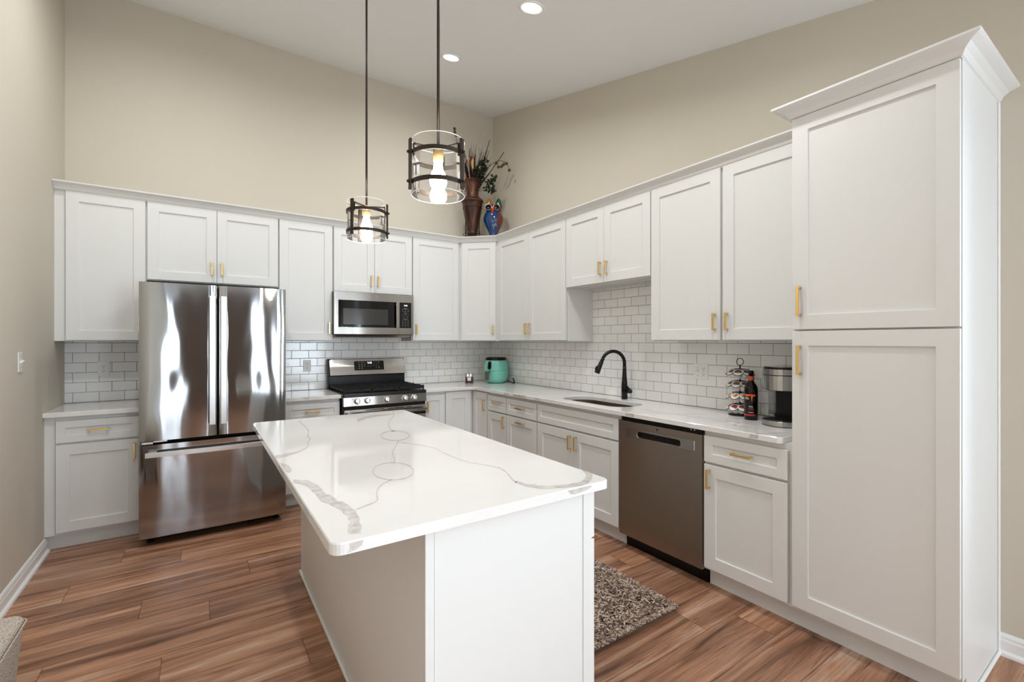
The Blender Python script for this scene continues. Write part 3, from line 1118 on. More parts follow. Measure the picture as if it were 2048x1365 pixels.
# island
ISLAND_VEINS = [[((0.508,2.984),(0.509,2.984)),((0.469,2.876),(0.475,2.884)),((0.469,2.714),(0.475,2.733)),((0.46,2.543),(0.466,2.55)),((0.429,2.404),(0.434,2.407)),((0.432,2.353),(0.437,2.354)),((0.406,2.258),(0.409,2.25)),((0.388,2.167),(0.388,2.153)),((0.352,2.118),(0.35,2.093)),((0.321,2.097),(0.317,2.06)),((0.31,2.096),(0.305,2.05)),((0.3,2.097),(0.294,2.04)),((0.289,2.094),(0.284,2.033)),((0.275,2.078),(0.271,2.03)),((0.263,2.084),(0.258,2.019)),((0.25,2.077),(0.247,2.018))],[((1.056,2.962),(1.061,2.961)),((0.982,2.747),(0.982,2.734)),((0.904,2.608),(0.903,2.596)),((0.845,2.435),(0.85,2.438)),((0.816,2.316),(0.823,2.328)),((0.822,2.281),(0.829,2.298))],[((0.846,2.148),(0.847,2.141)),((0.834,2.123),(0.833,2.112)),((0.82,2.103),(0.816,2.089)),((0.803,2.088),(0.798,2.073)),((0.786,2.079),(0.781,2.064)),((0.769,2.078),(0.764,2.063)),((0.754,2.084),(0.748,2.069)),((0.741,2.097),(0.735,2.082)),((0.732,2.116),(0.726,2.101)),((0.726,2.14),(0.72,2.126)),((0.725,2.167),(0.719,2.155)),((0.728,2.196),(0.722,2.187)),((0.734,2.221),(0.731,2.223)),((0.744,2.244),(0.745,2.257)),((0.758,2.267),(0.761,2.283)),((0.775,2.285),(0.78,2.303)),((0.794,2.296),(0.799,2.314)),((0.812,2.299),(0.819,2.317)),((0.829,2.292),(0.836,2.311)),((0.843,2.278),(0.85,2.296)),((0.853,2.256),(0.86,2.273)),((0.858,2.229),(0.865,2.245)),((0.858,2.2),(0.865,2.213)),((0.853,2.17),(0.859,2.179)),((0.844,2.143),(0.849,2.147))],[((0.764,2.072),(0.764,2.063)),((0.709,1.959),(0.709,1.951)),((0.665,1.876),(0.666,1.871)),((0.644,1.812),(0.648,1.815)),((0.632,1.752),(0.635,1.753)),((0.611,1.705),(0.612,1.701))],[((0.628,1.552),(0.629,1.548)),((0.618,1.531),(0.618,1.526)),((0.606,1.514),(0.605,1.507)),((0.592,1.501),(0.59,1.493)),((0.577,1.492),(0.575,1.484)),((0.562,1.488),(0.56,1.48)),((0.548,1.49),(0.545,1.482)),((0.535,1.496),(0.532,1.488)),((0.523,1.506),(0.52,1.499)),((0.514,1.522),(0.51,1.514)),((0.507,1.54),(0.503,1.533)),((0.503,1.562),(0.499,1.555)),((0.502,1.585),(0.498,1.579)),((0.504,1.608),(0.501,1.605)),((0.51,1.631),(0.508,1.633)),((0.518,1.652),(0.518,1.658)),((0.529,1.672),(0.53,1.68)),((0.543,1.688),(0.545,1.698)),((0.559,1.7),(0.562,1.71)),((0.576,1.706),(0.579,1.716)),((0.592,1.706),(0.596,1.716)),((0.608,1.699),(0.611,1.709)),((0.621,1.687),(0.625,1.696)),((0.631,1.669),(0.635,1.678)),((0.637,1.647),(0.642,1.656)),((0.64,1.623),(0.645,1.63)),((0.639,1.597),(0.643,1.603)),((0.635,1.573),(0.639,1.576)),((0.627,1.55),(0.63,1.551))],[((0.528,1.501),(0.526,1.491)),((0.495,1.478),(0.494,1.469)),((0.466,1.44),(0.466,1.434)),((0.446,1.399),(0.448,1.396)),((0.434,1.357),(0.437,1.357)),((0.429,1.334),(0.431,1.33)),((0.416,1.318),(0.415,1.311)),((0.386,1.304),(0.384,1.297)),((0.355,1.291),(0.354,1.284))],[((0.749,2.026),(0.752,2.035)),((0.785,1.97),(0.789,1.979)),((0.824,1.889),(0.828,1.896)),((0.84,1.821),(0.844,1.827)),((0.833,1.718),(0.837,1.724)),((0.838,1.617),(0.842,1.622)),((0.851,1.537),(0.854,1.542)),((0.881,1.48),(0.884,1.485)),((0.903,1.415),(0.909,1.422)),((0.894,1.354),(0.9,1.36)),((0.864,1.277),(0.871,1.282)),((0.851,1.232),(0.86,1.239))],[((0.855,1.241),(0.867,1.255)),((0.856,1.223),(0.87,1.239)),((0.858,1.205),(0.873,1.222)),((0.859,1.187),(0.877,1.208)),((0.869,1.176),(0.884,1.195)),((0.874,1.161),(0.895,1.187)),((0.879,1.145),(0.9,1.171)),((0.891,1.137),(0.912,1.163)),((0.905,1.129),(0.924,1.154)),((0.921,1.125),(0.941,1.149)),((0.935,1.117),(0.952,1.139)),((0.946,1.107),(0.97,1.136)),((0.964,1.105),(0.985,1.13)),((0.971,1.101),(0.993,1.128)),((0.981,1.101),(1.004,1.129)),((0.987,1.095),(1.014,1.129))],[((0.251,1.644),(0.259,1.683)),((0.262,1.629),(0.27,1.671)),((0.272,1.613),(0.281,1.658)),((0.28,1.595),(0.295,1.653)),((0.284,1.575),(0.302,1.629)),((0.286,1.545),(0.306,1.602)),((0.286,1.517),(0.313,1.579)),((0.29,1.491),(0.316,1.538)),((0.289,1.452),(0.315,1.498)),((0.289,1.411),(0.316,1.467)),((0.295,1.391),(0.324,1.459)),((0.303,1.381),(0.327,1.435)),((0.306,1.357),(0.329,1.411)),((0.313,1.34),(0.33,1.383)),((0.317,1.318),(0.341,1.373)),((0.321,1.3),(0.344,1.348)),((0.318,1.276),(0.348,1.33)),((0.323,1.264),(0.347,1.306)),((0.323,1.252),(0.352,1.285)),((0.324,1.245),(0.348,1.255)),((0.317,1.225),(0.347,1.236)),((0.32,1.212),(0.344,1.213)),((0.315,1.2),(0.336,1.191)),((0.307,1.185),(0.336,1.172)),((0.304,1.169),(0.333,1.154)),((0.299,1.16),(0.326,1.142)),((0.297,1.148),(0.323,1.131)),((0.295,1.136),(0.32,1.119))],[((0.745,2.66),(0.771,2.782)),((0.772,2.703),(0.79,2.784)),((0.792,2.714),(0.817,2.824)),((0.819,2.757),(0.841,2.847)),((0.842,2.768),(0.87,2.866)),((0.869,2.784),(0.892,2.864)),((0.895,2.8),(0.916,2.868)),((0.997,2.815),(1.006,2.841))]]
ISLAND_PATCH = [[(0.252,1.947),(0.268,1.905),(0.274,1.865),(0.273,1.808),(0.262,1.777),(0.253,1.789)],[(1.007,1.124),(1.039,1.127),(1.077,1.147),(1.107,1.173),(1.126,1.208),(1.137,1.232),(1.137,1.199),(1.132,1.171),(1.109,1.145),(1.077,1.119),(1.04,1.097),(1.008,1.095),(0.984,1.099)]]
IX0, IX1, IY0, IY1 = 0.2465, 1.138, 1.090, 2.985
mb = MB().prism(rrect(IX0, IY0, IX1, IY1, 0.028, 5), CTB + 0.001, CT, cham=0.003)
for rib in ISLAND_VEINS:
    for (a, b), (c, d) in zip(rib, rib[1:]):
        q = [(a[0], a[1], CT + VZ), (b[0], b[1], CT + VZ), (d[0], d[1], CT + VZ), (c[0], c[1], CT + VZ)]
        if (Vector(q[2]) - Vector(q[0])).cross(Vector(q[3]) - Vector(q[1])).z < 0:
            q.reverse()
        patch(mb, q)
for Q in ISLAND_PATCH:
    tri = geometry.tessellate_polygon([[Vector((x, y, 0)) for x, y in Q]])
    mb.add([(x, y, CT + VZ * 1.4) for x, y in Q], [t if (Vector(Q[t[1]]) - Vector(Q[t[0]])).cross(Vector(Q[t[2]]) - Vector(Q[t[0]])) > 0 else tuple(reversed(t)) for t in tri], 1)
for Q in ([(0.285, 0.9030), (0.318, 0.9030), (0.314, 0.892), (0.300, 0.884), (0.279, 0.881), (0.286, 0.890)], [(0.949, 0.9030), (1.049, 0.9030), (1.051, 0.897), (1.027, 0.890), (0.98, 0.886), (0.961, 0.890)]):
    patch(mb, [(x, IY0 - VZ, z) for x, z in Q])
patch(mb, [(IX0 - VZ, 1.80, 0.903), (IX0 - VZ, 1.94, 0.903), (IX0 - VZ, 1.90, 0.885), (IX0 - VZ, 1.78, 0.882)])
tag(mb.build('island_countertop', [M['quartz'], M['vein']]), 'large white quartz island top with winding grey veins', 'countertop')

CX0, CX1, CY0, CY1 = 0.495, 1.100, 1.140, 2.955
r = thing('island_cabinet', 'white island base cabinet with plain panels beneath the veined quartz top', 'cabinet', (CX0, CY0, 0), 0)
MB().box((CX0 + 0.006, CY0 + 0.008, 0.0), (CX1 - 0.002, CY1 - 0.006, CTB)).build('carcass', M['white'], r)
em = MB()
em.box((CX0 + 0.028, CY0 + 0.003, 0.0), (CX1 - 0.02, CY0 + 0.010, CTB))
em.build('end_panel', M['white'], r)
MB().box((CX0, CY0, 0.0), (CX0 + 0.026, CY0 + 0.012, CTB)).build('corner_trim', M['white'], r, bevel=0.0015)
MB().box((CX1 - 0.038, CY0, 0.0), (CX1, CY0 + 0.022, CTB)).build('corner_trim', M['white'], r, bevel=0.0015)
MB().box((CX0, CY1 - 0.026, 0.0), (CX0 + 0.012, CY1, CTB)).build('corner_trim', M['white'], r, bevel=0.0015)
MB().box((CX0, CY0 + 0.012, 0), (CX0 + 0.006, CY1 - 0.026, CTB)).build('side_panel', M['white'], r)
MB().box((CX0 - 0.011, CY0, 0), (CX0 + 0.001, CY1 + 0.004, 0.018)).build('shoe_molding', M['trim'], r, bevel=0.005, seg=3)
# drawer and door fronts on the sink side
T = Matrix.Translation((CX1 - 0.001, CY0 + 0.004, 0)) @ Matrix.Rotation(pi / 2, 4, 'Z')
n = 3
wd = (CY1 - CY0 - 0.008) / n
for i in range(n):
    a, b = i * wd + 0.002, (i + 1) * wd - 0.002
    for (z0, z1, kind) in ((0.700, 0.864, 'drawer'), (0.118, 0.694, 'door')):
        dd = shaker(MB(T), a, z0, b, z1, -0.019, fw=0.047 if kind == 'drawer' else 0.068).build(kind, M['white'], r, bevel=0.0014)
        hb = MB(T)
        if kind == 'drawer':
            c = (a + b) / 2
            hb.box((c - 0.052, -0.05, 0.777), (c + 0.052, -0.0405, 0.7875))
            for s in (-0.052, 0.0415):
                hb.box((c + s, -0.0405, 0.777), (c + s + 0.0105, -0.018, 0.7875))
        else:
            c = b - 0.036
            hb.box((c, -0.05, 0.56), (c + 0.0105, -0.0405, 0.665))
            for z in (0.56, 0.6545):
                hb.box((c, -0.0405, z), (c + 0.0105, -0.018, z + 0.0105))
        hb.build('handle', M['brass'], dd, bevel=0.0008)


def badge(mb, o, ux, uz, rad, mi_disc=0, mi_text=1):
    """round monogram badge"""
    T = plane_T(o, ux, uz)
    n = 28
    ring = [(rad * cos(2 * pi * i / n), rad * sin(2 * pi * i / n), 0.0012) for i in range(n)]
    base_ = [(x * 1.0, y * 1.0, 0) for x, y, z in ring]
    vs = [tuple(T @ Vector(p)) for p in base_ + ring]
    mb.add(vs, [tuple(range(n, 2 * n))] + [(i, (i + 1) % n, (i + 1) % n + n, i + n) for i in range(n)], mi_disc)
    a, b = rad * 0.93, rad * 0.82
    vs = [tuple(T @ Vector((q * cos(2 * pi * i / n), q * sin(2 * pi * i / n), 0.0016))) for q in (a, b) for i in range(n)]
    mb.add(vs, [(i, (i + 1) % n, (i + 1) % n + n, i + n) for i in range(n)], mi_text)
    T2 = T @ Matrix.Translation((0, 0, 0.0018))
    text_mb('GE', rad * 1.05, T2, mb, mi_text)


def curved_door(mb, x0, x1, z0, z1, yf, yb, bulge, n=14, mi=0):
    """appliance door whose face bows slightly outwards, with softly rounded side edges"""
    vs = []
    prof = []
    for i in range(n + 1):
        t = i / n
        x = x0 + (x1 - x0) * t
        e = min(t, 1 - t) * (x1 - x0)
        y = yf - bulge * sin(pi * t)
        if e < 0.006:
            y += 0.006
        prof.append((x, y))
    k = len(prof)
    for z in (z0, z1):
        vs += [(x, y, z) for x, y in prof]
    vs2 = [(x1, yb, z0), (x0, yb, z0), (x1, yb, z1), (x0, yb, z1)]
    m = len(vs)
    vs += vs2
    mb.add(vs, [(i, i + 1, i + 1 + k, i + k) for i in range(k - 1)], mi, True)
    mb.add([vs[i] for i in range(k)] + vs2[:2], [tuple(reversed(range(k + 2)))], mi)
    mb.add([vs[k + i] for i in range(k)] + vs2[2:], [tuple(range(k + 2))], mi)
    mb.add([vs[0], vs[k], vs2[3], vs2[1]], [(0, 1, 2, 3)], mi)
    mb.add([vs[k - 1], vs[2 * k - 1], vs2[2], vs2[0]], [(3, 2, 1, 0)], mi)
    mb.add(vs2, [(1, 0, 2, 3)][0:1], mi)
    return mb


# ------------------------------------------------------------------ refrigerator
r = thing('refrigerator', 'large stainless steel french door refrigerator with bottom freezer drawer', 'refrigerator', (0.104, 3.93, 0), 0)
FX0, FX1, FY = -0.332, 0.540, 3.860
MB().box((FX0 + 0.012, 3.937, 0.035), (FX1 - 0.012, YB - 0.03, 1.745)).build('body', M['black'], r, bevel=0.004)
for x in (FX0 + 0.05, FX1 - 0.05):
    for y in (3.985, YB - 0.12):
        MB().lathe([(0.022, 0), (0.022, 0.012), (0.012, 0.014), (0.012, 0.038)], (x, y, 0), 12).build('foot', M['black'], r)
MB().box((FX0 + 0.01, 3.925, 0.05), (FX1 - 0.01, 3.94, 1.75)).build('door_seal', M['gap'], r)
for x0, x1, hx in ((FX0, 0.0985, 0.072), (0.1125, FX1, 0.139)):
    d = curved_door(MB(), x0, x1, 0.706, 1.762, FY, 3.924, 0.004).build('door', M['steel'], r)
    hb = MB()
    hb.box((hx - 0.018, 3.797, 0.790), (hx + 0.018, 3.811, 1.682))
    for z in (0.80, 1.628):
        hb.box((hx - 0.011, 3.811, z), (hx + 0.011, FY + 0.002, z + 0.045))
    hb.build('handle', M['handle_steel'], d, bevel=0.002)
    if x0 > 0:
        bm_ = MB()
        badge(bm_, (0.434, FY - 0.0042, 1.687), (1, 0, 0), (0, 0, 1), 0.0165)
        bm_.build('badge', [M['handle_steel'], M['mark']], d)
d = curved_door(MB(), FX0, FX1, 0.064, 0.680, FY, 3.924, 0.006).build('freezer_drawer', M['steel'], r)
hb = MB()
n = 16
vs = []
for i in range(n + 1):
    t = i / n
    x = -0.296 + 0.800 * t
    y = 3.803 - 0.012 * sin(pi * t)
    vs += [(x, y, 0.606), (x, y, 0.638), (x, y + 0.014, 0.638), (x, y + 0.014, 0.606)]
fs = []
for i in range(n):
    for j in range(4):
        fs.append((i * 4 + j, i * 4 + (j + 1) % 4, i * 4 + 4 + (j + 1) % 4, i * 4 + 4 + j))
fs += [(3, 2, 1, 0), (n * 4, n * 4 + 1, n * 4 + 2, n * 4 + 3)]
hb.add([tuple(v) for v in vs], [tuple(reversed(f)) for f in fs])
for x in (-0.285, 0.445):
    hb.box((x, 3.812, 0.611), (x + 0.045, FY + 0.004, 0.633))
hb.build('handle', M['handle_steel'], d, bevel=0.0015)
hg = MB()
hg.box((FX0 + 0.012, 3.868, 0.684), (FX0 + 0.075, 3.92, 0.701)).box((FX0 + 0.07, 3.875, 0.692), (FX0 + 0.15, 3.92, 0.7035))
hg.build('hinge', M['steel_flat'], r, bevel=0.002)

# ------------------------------------------------------------------ microwave
r = thing('microwave', 'stainless steel over-the-range microwave with black glass door hung above the range', 'microwave', (1.364, 4.30, 1.42), 0)
MX0, MX1, MY = 0.992, 1.743, 4.300
MB().box((MX0, MY + 0.03, 1.428), (MX1, YB - 0.012, 1.8205)).build('body', M['black'], r, bevel=0.003)
um = MB()
um.add([(MX0 + 0.01, MY + 0.035, 1.4285), (MX1 - 0.01, MY + 0.035, 1.4285), (MX1 - 0.01, YB - 0.03, 1.4285), (MX0 + 0.01, YB - 0.03, 1.4285),
        (MX0 + 0.03, MY + 0.05, 1.408), (MX1 - 0.03, MY + 0.05, 1.408), (MX1 - 0.03, YB - 0.06, 1.400), (MX0 + 0.03, YB - 0.06, 1.400)],
       [(0, 1, 5, 4), (1, 2, 6, 5), (2, 3, 7, 6), (3, 0, 4, 7), (4, 5, 6, 7)])
um.build('underside_vent', M['steel_dark'], r)
dx0, dx1 = 0.994, 1.5915
zb, zt = 1.434, 1.819
gx0, gx1, gz0, gz1 = 1.030, 1.556, 1.497, 1.744


def frame_door(mb, x0, x1, z0, z1, a, b, c, d, yf, th, rec, mi=0, mi2=1):
    vs = [(x0, yf, z0), (x1, yf, z0), (x1, yf, z1), (x0, yf, z1), (a, yf, c), (b, yf, c), (b, yf, d), (a, yf, d),
          (a, yf + rec, c), (b, yf + rec, c), (b, yf + rec, d), (a, yf + rec, d), (x0, yf + th, z0), (x1, yf + th, z0), (x1, yf + th, z1), (x0, yf + th, z1)]
    fs = []
    for i in range(4):
        j = (i + 1) % 4
        fs += [(i, j, j + 4, i + 4), (i + 4, j + 4, j + 8, i + 8), (j, i, i + 12, j + 12)]
    fs.append((15, 14, 13, 12))
    n = len(mb.v)
    mb.add(vs, fs, mi)
    mb.add([vs[8], vs[9], vs[10], vs[11]], [(0, 1, 2, 3)], mi2)
    return mb


d = frame_door(MB(), dx0, dx1, zb, zt, gx0, gx1 + 0.036, gz0, gz1, MY, 0.028, 0.003).build('door', [M['steel_flat'], M['black_glass']], r, bevel=0.0012)
MB().box((1.072, MY + 0.0012, 1.522), (1.487, MY + 0.0028, 1.669)).build('window', M['oven_window'], d)
hb = MB()
hb.box((1.558, MY - 0.034, 1.497), (1.588, MY - 0.022, 1.743))
for z in (1.503, 1.717):
    hb.box((1.562, MY - 0.022, z), (1.584, MY + 0.004, z + 0.02))
hb.build('handle', M['steel_flat'], d, bevel=0.002)
bm_ = MB()
badge(bm_, (1.377, MY - 0.0002, 1.784), (1, 0, 0), (0, 0, 1), 0.0145)
bm_.build('badge', [M['steel_flat'], M['mark']], d)
c = frame_door(MB(), 1.5925, MX1, zb, zt, 1.597, 1.719, gz0, gz1, MY, 0.028, 0.002).build('control_panel', [M['steel_flat'], M['black_glass']], r, bevel=0.0012)
mk = MB()
PT = plane_T((0, 0, 0), (1, 0, 0), (0, 0, 1))


def keys(mb, rows, y, w=0.010, h=0.0035, mi=0):
    for z, xs in rows:
        for x in xs:
            mb.add([(x - w / 2, y, z - h / 2), (x + w / 2, y, z - h / 2), (x + w / 2, y, z + h / 2), (x - w / 2, y, z + h / 2)], [(0, 1, 2, 3)], mi)


KY = MY + 0.0016
keys(mk, [(1.687, (1.660,))], KY, 0.034, 0.003)
keys(mk, [(z, (1.634, 1.660, 1.687)) for z in (1.678, 1.659)], KY, 0.012)
keys(mk, [(1.642, (1.660,))], KY, 0.028, 0.003)
for j, z in enumerate((1.632, 1.619)):
    for i in range(5):
        text_mb('1234567890'[j * 5 + i], 0.010, plane_T((1.630 + i * 0.015, KY, z), (1, 0, 0), (0, 0, 1)), mk)
keys(mk, [(1.603, (1.643, 1.678))], KY, 0.010)
keys(mk, [(1.584, (1.660,))], KY, 0.044, 0.003)
keys(mk, [(z, (1.634, 1.660, 1.687)) for z in (1.572, 1.554, 1.537, 1.519)], KY, 0.012)
mk.build('buttons', M['mark'], c)
dm = MB()
text_mb('1:16', 0.020, plane_T((1.662, KY, 1.716), (1, 0, 0), (0, 0, 1)), dm)
dm.build('clock_display', M['display'], c)

# ------------------------------------------------------------------ range
r = thing('gas_range', 'stainless steel freestanding gas range with black cast iron grates', 'range', (1.390, 4.10, 0), 0)
RX0, RX1 = 1.0125, 1.7695
MB().box((RX0, 4.085, 0.03), (RX1, YB - 0.03, 0.898)).build('body', M['black'], r, bevel=0.003)
for x in (RX0 + 0.05, RX1 - 0.05):
    for y in (4.13, YB - 0.09):
        MB().lathe([(0.018, 0), (0.018, 0.03)], (x, y, 0), 10).build('foot', M['black'], r)
cm_ = MB()
cm_.prism(rrect(RX0 - 0.003, 4.052, RX1 + 0.003, 4.605, 0.012, 4), 0.885, 0.912, cham=0.004)
cm_.build('cooktop', M['matte_black'], r)
# back guard
bg = MB()
bg.box((RX0 - 0.001, 4.605, 0.90), (RX1 + 0.001, YB - 0.012, 1.036))
bg.add([(RX0 - 0.001, 4.580, 1.036), (RX1 + 0.001, 4.580, 1.036), (RX1 + 0.001, 4.625, 1.196), (RX0 - 0.001, 4.625, 1.196),
        (RX0 - 0.001, YB - 0.012, 1.036), (RX1 + 0.001, YB - 0.012, 1.036), (RX1 + 0.001, YB - 0.012, 1.196), (RX0 - 0.001, YB - 0.012, 1.196)],
       [(0, 1, 2, 3), (5, 4, 7, 6), (0, 4, 5, 1), (3, 2, 6, 7), (0, 3, 7, 4), (1, 5, 6, 2)])
g = bg.build('back_guard', M['black'], r, bevel=0.006)
tl = Vector((0, 0.045, 0.160)).normalized()
nv = Vector((0, -tl.z, tl.y))


def gp(x, h, out):
    p = Vector((x, 4.580, 1.036)) + tl * h + nv * out
    return tuple(p)


sm_ = MB()
hs = 0.1660
pl = [(RX0 + 0.010, 0.004), (RX1 - 0.004, 0.004), (RX1 - 0.004, 0.150), (RX1 - 0.018, 0.161), (RX0 + 0.024, 0.161), (RX0 + 0.010, 0.150)]
k = len(pl)
sm_.add([gp(x, h, 0.0005) for x, h in pl] + [gp(x, h, 0.004) for x, h in pl], [tuple(range(k, 2 * k))] + [(i, (i + 1) % k, (i + 1) % k + k, i + k) for i in range(k)])
p2 = sm_.build('fascia', M['steel_flat'], g)
dp = MB()
pl = [(1.255, 0.046), (1.542, 0.046), (1.546, 0.054), (1.546, 0.132), (1.541, 0.139), (1.256, 0.139), (1.251, 0.132), (1.251, 0.054)]
k = len(pl)
dp.add([gp(x, h, 0.004) for x, h in pl] + [gp(x, h, 0.0056) for x, h in pl], [tuple(range(k, 2 * k))] + [(i, (i + 1) % k, (i + 1) % k + k, i + k) for i in range(k)])
p3 = dp.build('touch_panel', M['black_glass'], g)
mk = MB()


def gkeys(mb, items, w, hh):
    for x, h in items:
        mb.add([gp(x - w / 2, h - hh / 2, 0.006), gp(x + w / 2, h - hh / 2, 0.006), gp(x + w / 2, h + hh / 2, 0.006), gp(x - w / 2, h + hh / 2, 0.006)], [(0, 1, 2, 3)])


gkeys(mk, [(1.300, h) for h in (0.124, 0.104, 0.086, 0.067)] + [(1.327, h) for h in (0.124, 0.104, 0.086, 0.067)], 0.013, 0.006)
gkeys(mk, [(1.353, h) for h in (0.124, 0.105, 0.086)] + [(1.385, 0.086), (1.412, 0.086)], 0.014, 0.004)
mk.build('buttons', M['mark'], g)
mk = MB()
for i, (x, h) in enumerate([(1.443, 0.124), (1.468, 0.124), (1.443, 0.106), (1.468, 0.106), (1.495, 0.106), (1.443, 0.088), (1.468, 0.088), (1.495, 0.088), (1.468, 0.069)]):
    o_ = gp(x, h, 0.0061)
    text_mb('123456789'[i], 0.013, plane_T(o_, (1, 0, 0), tuple(tl)), mk)
gkeys(mk, [(1.495, 0.124), (1.495, 0.069)], 0.012, 0.006)
mk.build('number_pad', M['mark'], g)
dm = MB()
text_mb('1:16', 0.026, plane_T(gp(1.402, 0.120, 0.0062), (1, 0, 0), tuple(tl)), dm)
dm.build('clock_display', M['display'], g)
# burners and grates
bn = [(1.145, 4.215), (1.145, 4.465), (1.391, 4.34), (1.637, 4.215), (1.637, 4.465)]
for x, y in bn:
    MB().lathe([(0.048, 0.0), (0.048, 0.006), (0.036, 0.010), (0.036, 0.018), (0.030, 0.021), (0.0001, 0.021)], (x, y, 0.911), 24).build('burner', M['iron'], r)
for gx0_, gx1_ in ((1.022, 1.262), (1.268, 1.514), (1.520, 1.760)):
    gm = MB()
    z0, z1 = 0.936, 0.950
    w = 0.006
    for y in (4.085, 4.585):
        gm.box((gx0_, y - w, z0 - 0.012), (gx1_, y + w, z1))
    for x in (gx0_ + w, gx1_ - w):
        gm.box((x - w, 4.085, z0 - 0.006), (x + w, 4.585, z1))
    for i in range(1, 4):
        x = gx0_ + (gx1_ - gx0_) * i / 4
        gm.box((x - 0.004, 4.085, z0), (x + 0.004, 4.585, z1))
    for y in (4.17, 4.25, 4.335, 4.42, 4.50):
        gm.box((gx0_, y - 0.004, z0), (gx1_, y + 0.004, z1 + 0.004))
    for x in (gx0_ + w, gx1_ - w):
        for y in (4.09, 4.335, 4.58):
            gm.box((x - w, y - w, 0.9115), (x + w, y + w, z1 + 0.006))
    gm.build('grate', M['iron'], r, bevel=0.0015)
# control strip with five knobs
cs = MB()
cs.add([(RX0, 4.046, 0.806), (RX1, 4.046, 0.806), (RX1, 4.056, 0.884), (RX0, 4.056, 0.884), (RX0, 4.10, 0.806), (RX1, 4.10, 0.806), (RX1, 4.10, 0.884), (RX0, 4.10, 0.884)],
       [(0, 1, 2, 3), (5, 4, 7, 6), (0, 4, 5, 1), (3, 2, 6, 7), (0, 3, 7, 4), (1, 5, 6, 2)])
c = cs.build('control_strip', M['steel_flat'], r, bevel=0.002)
mk = MB()
for x in (1.126, 1.214, 1.388, 1.560, 1.648):
    T = Matrix.Translation((x, 4.050, 0.848)) @ Matrix.Rotation(radians(90 - 7), 4, 'X')
    kb = MB(T)
    kb.lathe([(0.0265, 0.0), (0.0265, 0.007), (0.0225, 0.010), (0.0215, 0.026), (0.0185, 0.030), (0.0001, 0.031)], (0, 0, 0), 26)
    kb.box((-0.005, -0.021, 0.028), (0.005, 0.021, 0.041))
    kb.build('knob', M['handle_steel'], c, bevel=0.001)
    sgn = -1 if x < 1.3 else 1
    mk = MB()
    for dx in (0.036, 0.041):
        mk.box((x + sgn * dx - 0.0012, 4.0500, 0.862), (x + sgn * dx + 0.0012, 4.0525, 0.868))
    mk.build('dial_mark', M['slot'], c)
MB().box((RX0 + 0.004, 4.07, 0.776), (RX1 - 0.004, 4.10, 0.806)).build('vent_gap', M['gap'], r)
d = MB().box((RX0 + 0.006, 4.046, 0.215), (RX1 - 0.006, 4.086, 0.776)).build('oven_door', M['steel_flat'], r, bevel=0.004)
MB().box((RX0 + 0.10, 4.0445, 0.30), (RX1 - 0.10, 4.0465, 0.66)).build('window', M['black_glass'], d)
MB().box((RX0 + 0.006, 4.0447, 0.690), (RX1 - 0.006, 4.0465, 0.716)).build('dark_band', M['black_glass'], d)
sl = MB()
for a, b in ((1.20, 1.365), (1.395, 1.545), (1.57, 1.62)):
    sl.box((a, 4.0452, 0.761), (b, 4.0468, 0.767))
sl.build('vent_slots', M['gap'], d)
hb = MB()
hb.tube([(RX0 + 0.02, 3.998, 0.740), (RX1 - 0.02, 3.998, 0.740)], 0.0135, 14)
for x in (RX0 + 0.05, RX1 - 0.05):
    hb.box((x - 0.012, 4.002, 0.731), (x + 0.012, 4.048, 0.749))
hb.build('handle', M['steel_flat'], d)
MB().box((RX0 + 0.006, 4.048, 0.055), (RX1 - 0.006, 4.086, 0.205)).build('storage_drawer', M['steel_flat'], r, bevel=0.004)

# ------------------------------------------------------------------ dishwasher
r = thing('dishwasher', 'stainless steel dishwasher with pocket handle under the countertop', 'dishwasher', (2.335, 2.139, 0), -pi / 2)
DW0, DW1 = 2.1375, 1.5275
MB().box((2.342, DW1 + 0.004, 0.095), (XR - 0.03, DW0 - 0.004, 0.874)).build('body', M['gap'], r)
MB().box((2.386, DW1 + 0.004, 0.0), (2.42, DW0 - 0.004, 0.098)).build('kick_plate', M['black'], r)
T = Matrix.Translation((2.316, DW0, 0)) @ Matrix.Rotation(-pi / 2, 4, 'Z')
W = DW0 - DW1
# local: x along the front, y into the cabinet
rx0, rx1, rz0, rz1 = DW0 - 1.985, DW0 - 1.667, 0.754, 0.791
dm = MB(T)
out = [(0, 0.095), (W, 0.095), (W, 0.846), (0, 0.846)]
recs = rrect(rx0, rz0, rx1, rz1, 0.016, 5)
k = len(recs)
tri = geometry.tessellate_polygon([[Vector((x, z, 0)) for x, z in out], [Vector((x, z, 0)) for x, z in reversed(recs)]])
allp = [(x, z) for x, z in out] + list(reversed(recs))
fs = []
for t in tri:
    a, b, c_ = [Vector((allp[i][0], allp[i][1], 0)) for i in t]
    fs.append(tuple(t) if (b - a).cross(c_ - a).z > 0 else tuple(reversed(t)))
dm.add([(x, 0, z) for x, z in allp], fs, 0)
dm.add([(x, 0, z) for x, z in recs] + [(x, 0.030, z + (0.006 if z < 0.77 else 0.0)) for x, z in recs],
       [(i, i + k, (i + 1) % k + k, (i + 1) % k) for i in range(k)] + [tuple(range(k, 2 * k))], 0)
dm.add([(0, 0, 0.095), (W, 0, 0.095), (W, 0, 0.846), (0, 0, 0.846), (0, 0.026, 0.095), (W, 0.026, 0.095), (W, 0.026, 0.846), (0, 0.026, 0.846)],
       [(0, 4, 5, 1), (3, 2, 6, 7), (0, 3, 7, 4), (1, 5, 6, 2)], 0)
d = dm.build('door', [M['steel_dark']], r)
